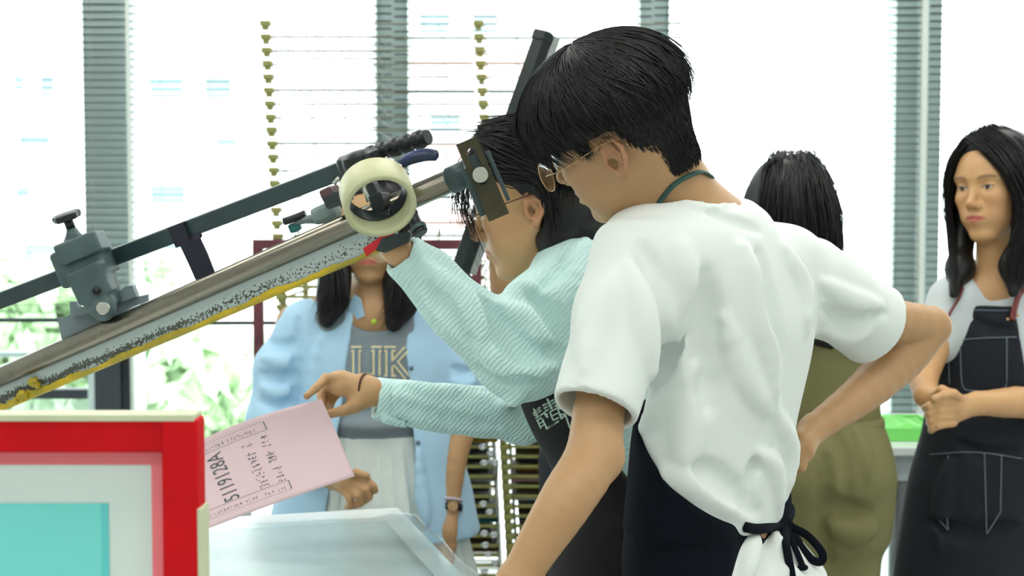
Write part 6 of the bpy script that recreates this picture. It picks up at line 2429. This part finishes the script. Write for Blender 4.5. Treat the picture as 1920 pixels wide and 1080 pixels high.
al_, as_ = legs_simple((P(1872, 900, 3.25)[0], 3.25, .82), math.radians(250), .085, .08, 0)
solid('body', ab, .0036, M_skin, ap, 1, head_color(Ha, 1.10, 1.2, .6))
solid('tee', atee, .0048, M_wtee, ap, 1)
solid('trousers', [U(0, grown(al_, .014))], .012, M_trou, ap, 2)
for s_ in as_:
    solid('shoe', s_, .010, M_shoe, ap, 2)
acore = [U(0, loft(ast[2:6] + [(P(1872, 900, 3.25), .185, .135), (P(1868, 1080, 3.25), .215, .165), (P(1866, 1250, 3.25), .225, .18)], (0, 0, 1), asd))]
bibp = polyprism([P(x, y, 3.13) for x, y in ((1795, 574), (1905, 576), (1912, 640), (1925, 720), (1990, 800), (2060, 830), (2060, 1500), (1640, 1500), (1690, 830), (1740, 760), (1757, 700), (1766, 640))], (0, 1, 0), .20)
afs = [([(1800, 830), (1840, 850), (1900, 845)], .012, -.006), ([(1780, 870), (1770, 940), (1760, 1020)], .016, .006), ([(1750, 980), (1820, 1000), (1900, 985)], .016, -.008), ([(1830, 600), (1860, 620), (1890, 615)], .012, -.005)]
aap = [U(0, grown(acore, .016)), ('i', .004, bibp)]
aap += folds([U(0, grown(acore, .016))], afs, 2.8, 3.5)
aap += [U(.01, ell(P(1748, 1000, 3.20), (.03, .05, .2)))] if False else []
solid('denim_apron', aap, .0045, M_denim2, ap, 1)
acov = [U(0, grown(acore, .016)), ('i', .004, bibp)]
# pockets with stitching
for path in ([(1770, 640), (1840, 634), (1906, 632)], [(1800, 634), (1802, 700), (1804, 722)], [(1804, 722), (1816, 732), (1876, 732), (1888, 720)], [(1888, 720), (1888, 634)], [(1778, 640), (1780, 720)],
             [(1742, 852), (1830, 848), (1918, 860)], [(1778, 854), (1776, 960), (1778, 994)], [(1846, 850), (1850, 1000)], [(1878, 852), (1876, 960)], [(1876, 960), (1850, 1002)], [(1756, 970), (1778, 994)], [(1796, 580), (1850, 582), (1904, 582)]):
    pts = lay(acov, path, 2.8, 3.5, .0016, 5)
    if len(pts) > 2:
        MB().tube(pts, .0011, 5).build('stitching', M_stitch, ap, True)
# leather straps
for path in ([(1898, 600), (1902, 580), (1910, 552), (1918, 536)], [(1772, 610), (1784, 582), (1798, 560), (1806, 540)]):
    pts = lay([U(0, grown(atee[:3], .0)), U(0, grown(acore, .016))], path, 2.8, 3.5, .006, 5)
    MB().tube(pts, .0115 if path[0][0] > 1850 else .008, 8, flat=(1, .25) if False else (.9, .35)).build('leather_strap', M_leather, ap, True)
for x, y in ((1900, 566), (1886, 598), (1904, 590)):
    q = hit(acov + [U(0, atee[0][2])], x, y, 2.8, 3.5)
    if q is not None:
        solid('rivet', [U(0, ell(q + np.array([0, -.012, 0]), (.004, .003, .004)))], .0012, M_gold, ap, 0)
# hair
ha = [U(0, Ha.ell((-.012, 0, .058), (.106, .092, .092))), U(.03, Ha.ell((-.03, 0, .0), (.082, .090, .11))), ('i', .012, halfspace(Ha((.038, 0, 0)), Ha.vec((1, 0, -.42))))]
ha += chain([Ha((.0, .080, .05)), Ha((.012, .092, -.06)), P(1905, 500, 3.13), P(1900, 548, 3.10)], [.030, .034, .030, .012], ((.2, 1, 0), .7), .03)
ha += chain([Ha((.0, -.075, .05)), Ha((.0, -.085, -.06)), P(1800, 505, 3.20), P(1788, 552, 3.15)], [.026, .028, .026, .010], ((.2, 1, 0), .7), .03)
solid('hair', ha, .004, M_hair, ap, 1)
G = [hg(Ha((.072, -.02, .122)), Ha((.092, .03, .092)), Ha((.080, .070, .035)), Ha((.056, .088, -.045)), P(1888, 480, 3.10), P(1882, 545, 3.09)),
     hg(Ha((.04, .0, .142)), Ha((.045, .075, .09)), Ha((.04, .096, .03)), Ha((.020, .105, -.06)), P(1915, 490, 3.10), P(1905, 552, 3.09)),
     hg(Ha((.0, .0, .150)), Ha((.0, .09, .09)), Ha((.0, .102, .03)), Ha((-.01, .110, -.06)), P(1935, 490, 3.12), P(1930, 555, 3.10))]
strands('hair_strands', guide_strands(G, 700, .005, 12, 15, .003), ap, M_hair, .0013)
G = [hg(Ha((.068, -.022, .125)), Ha((.088, -.052, .08)), Ha((.084, -.072, .02)), Ha((.074, -.080, -.06)), Ha((.07, -.07, -.12))),
     hg(Ha((.045, -.01, .142)), Ha((.05, -.075, .085)), Ha((.05, -.092, .02)), Ha((.04, -.095, -.08)), P(1798, 552, 3.12)),
     hg(Ha((.0, -.01, .148)), Ha((.02, -.085, .085)), Ha((.02, -.098, .02)), Ha((.015, -.10, -.10)), P(1782, 556, 3.14))]
strands('hair_strands', guide_strands(G, 480, .004, 12, 16, .003), ap, M_hair, .0013)

# ================================================================== half-hidden person between the two heads
M_dgrey = mat('dark_grey_tee', rgb(70, 74, 78), 0.85, var=0.08, bump=0.1)
hd_ = empty('person', (P(1150, 900, 3.45)[0], 3.45, 0), 'person in dark grey tee mostly hidden behind the young man, arm raised', 'person')
Hh = place_head(1152, 418, 3.36, (.080, 0, -.100), 262, 6, 0, 1.0)
hb_ = head_prims(Hh) + [U(.03, cap(Hh((-.02, 0, -.03)), P(1152, 470, 3.45), .052, .058)), U(.05, cap(P(1150, 520, 3.46), P(1150, 900, 3.46), .09, .09)), U(.04, cap(P(1040, 500, 3.46), P(1260, 500, 3.46), .05))]
hb_ += limb([P(1040, 505, 3.46), P(968, 640, 3.38), P(948, 540, 3.28), P(938, 480, 3.24)], [.045, .038, .036, .025])
hb_ += [U(.012, cap(P(938, 480, 3.24), P(930, 440, 3.23), .024, .028, ((0, 1, 0), .6)))]
for k in range(4):
    hb_ += finger([P(930, 440, 3.23), P(916 + k * 9, 415, 3.225), P(918 + k * 8, 398, 3.23), P(922 + k * 7, 388, 3.245)], .0088, .0075)
hb_ += finger([P(936, 460, 3.23), P(952, 440, 3.22), P(956, 424, 3.22)], .010, .008)
hb_ += limb([P(1260, 505, 3.46), P(1275, 680, 3.46), P(1270, 860, 3.42)], [.045, .036, .024])
hc_ = P(1268, 900, 3.42)
hb_ += [U(.012, cap(P(1270, 860, 3.42), hc_, .023, .027, ((1, 0, 0), .6)))]
for k in range(4):
    hb_ += finger([hc_, hc_ + np.array([0, -.03 + .02 * k, -.045]), hc_ + np.array([0, -.03 + .02 * k, -.08])], .0088, .007)
hl_, hs_ = legs_simple((P(1150, 900, 3.46)[0], 3.46, .84), math.radians(270), .09, .082, 0)
solid('body', hb_, .006, M_skin, hd_, 1, head_color(Hh, .9))
solid('grey_tee', [U(0, loft([(P(1152, 436, 3.45), .075, .065), (P(1151, 460, 3.46), .15, .085), (P(1150, 500, 3.46), .19, .11), (P(1150, 640, 3.46), .185, .12), (P(1150, 900, 3.46), .18, .12)], (0, 0, 1), X1, rnd=.01)),
                   U(.04, cap(P(1045, 510, 3.46), P(1010, 575, 3.42), .062, .056)), U(.04, cap(P(1258, 510, 3.46), P(1272, 620, 3.46), .062, .056)), ('d', 0, wobble(.003, 60, 61))], .007, M_dgrey, hd_, 1)
solid('trousers', [U(0, grown(hl_, .014)), U(.04, ell((P(1150, 900, 3.46)[0], 3.46, .88), (.15, .12, .10)))], .012, M_trou, hd_, 2)
for s_ in hs_:
    solid('shoe', s_, .010, M_shoe, hd_, 2)
solid('hair', [U(0, Hh.ell((-.010, 0, .064), (.112, .094, .094))), U(.02, Hh.ell((-.035, 0, .01), (.078, .088, .08))), ('i', .01, halfspace(Hh((.028, 0, 0)), Hh.vec((1, 0, -.80)))), ('d', 0, wobble(.006, 110, 9))], .006, M_hair, hd_, 1)
G = [hg(Hh((-.04, s_ * .01, .155)), Hh((.05, s_ * .03, .150)), Hh((.098, s_ * .04, .10)), Hh((.100, s_ * .05, .055))) for s_ in (-1.4, -.7, 0, .7, 1.4)]
strands('hair_strands', guide_strands(G, 260, .006, 8, 19, .003), hd_, M_hair, .0018)
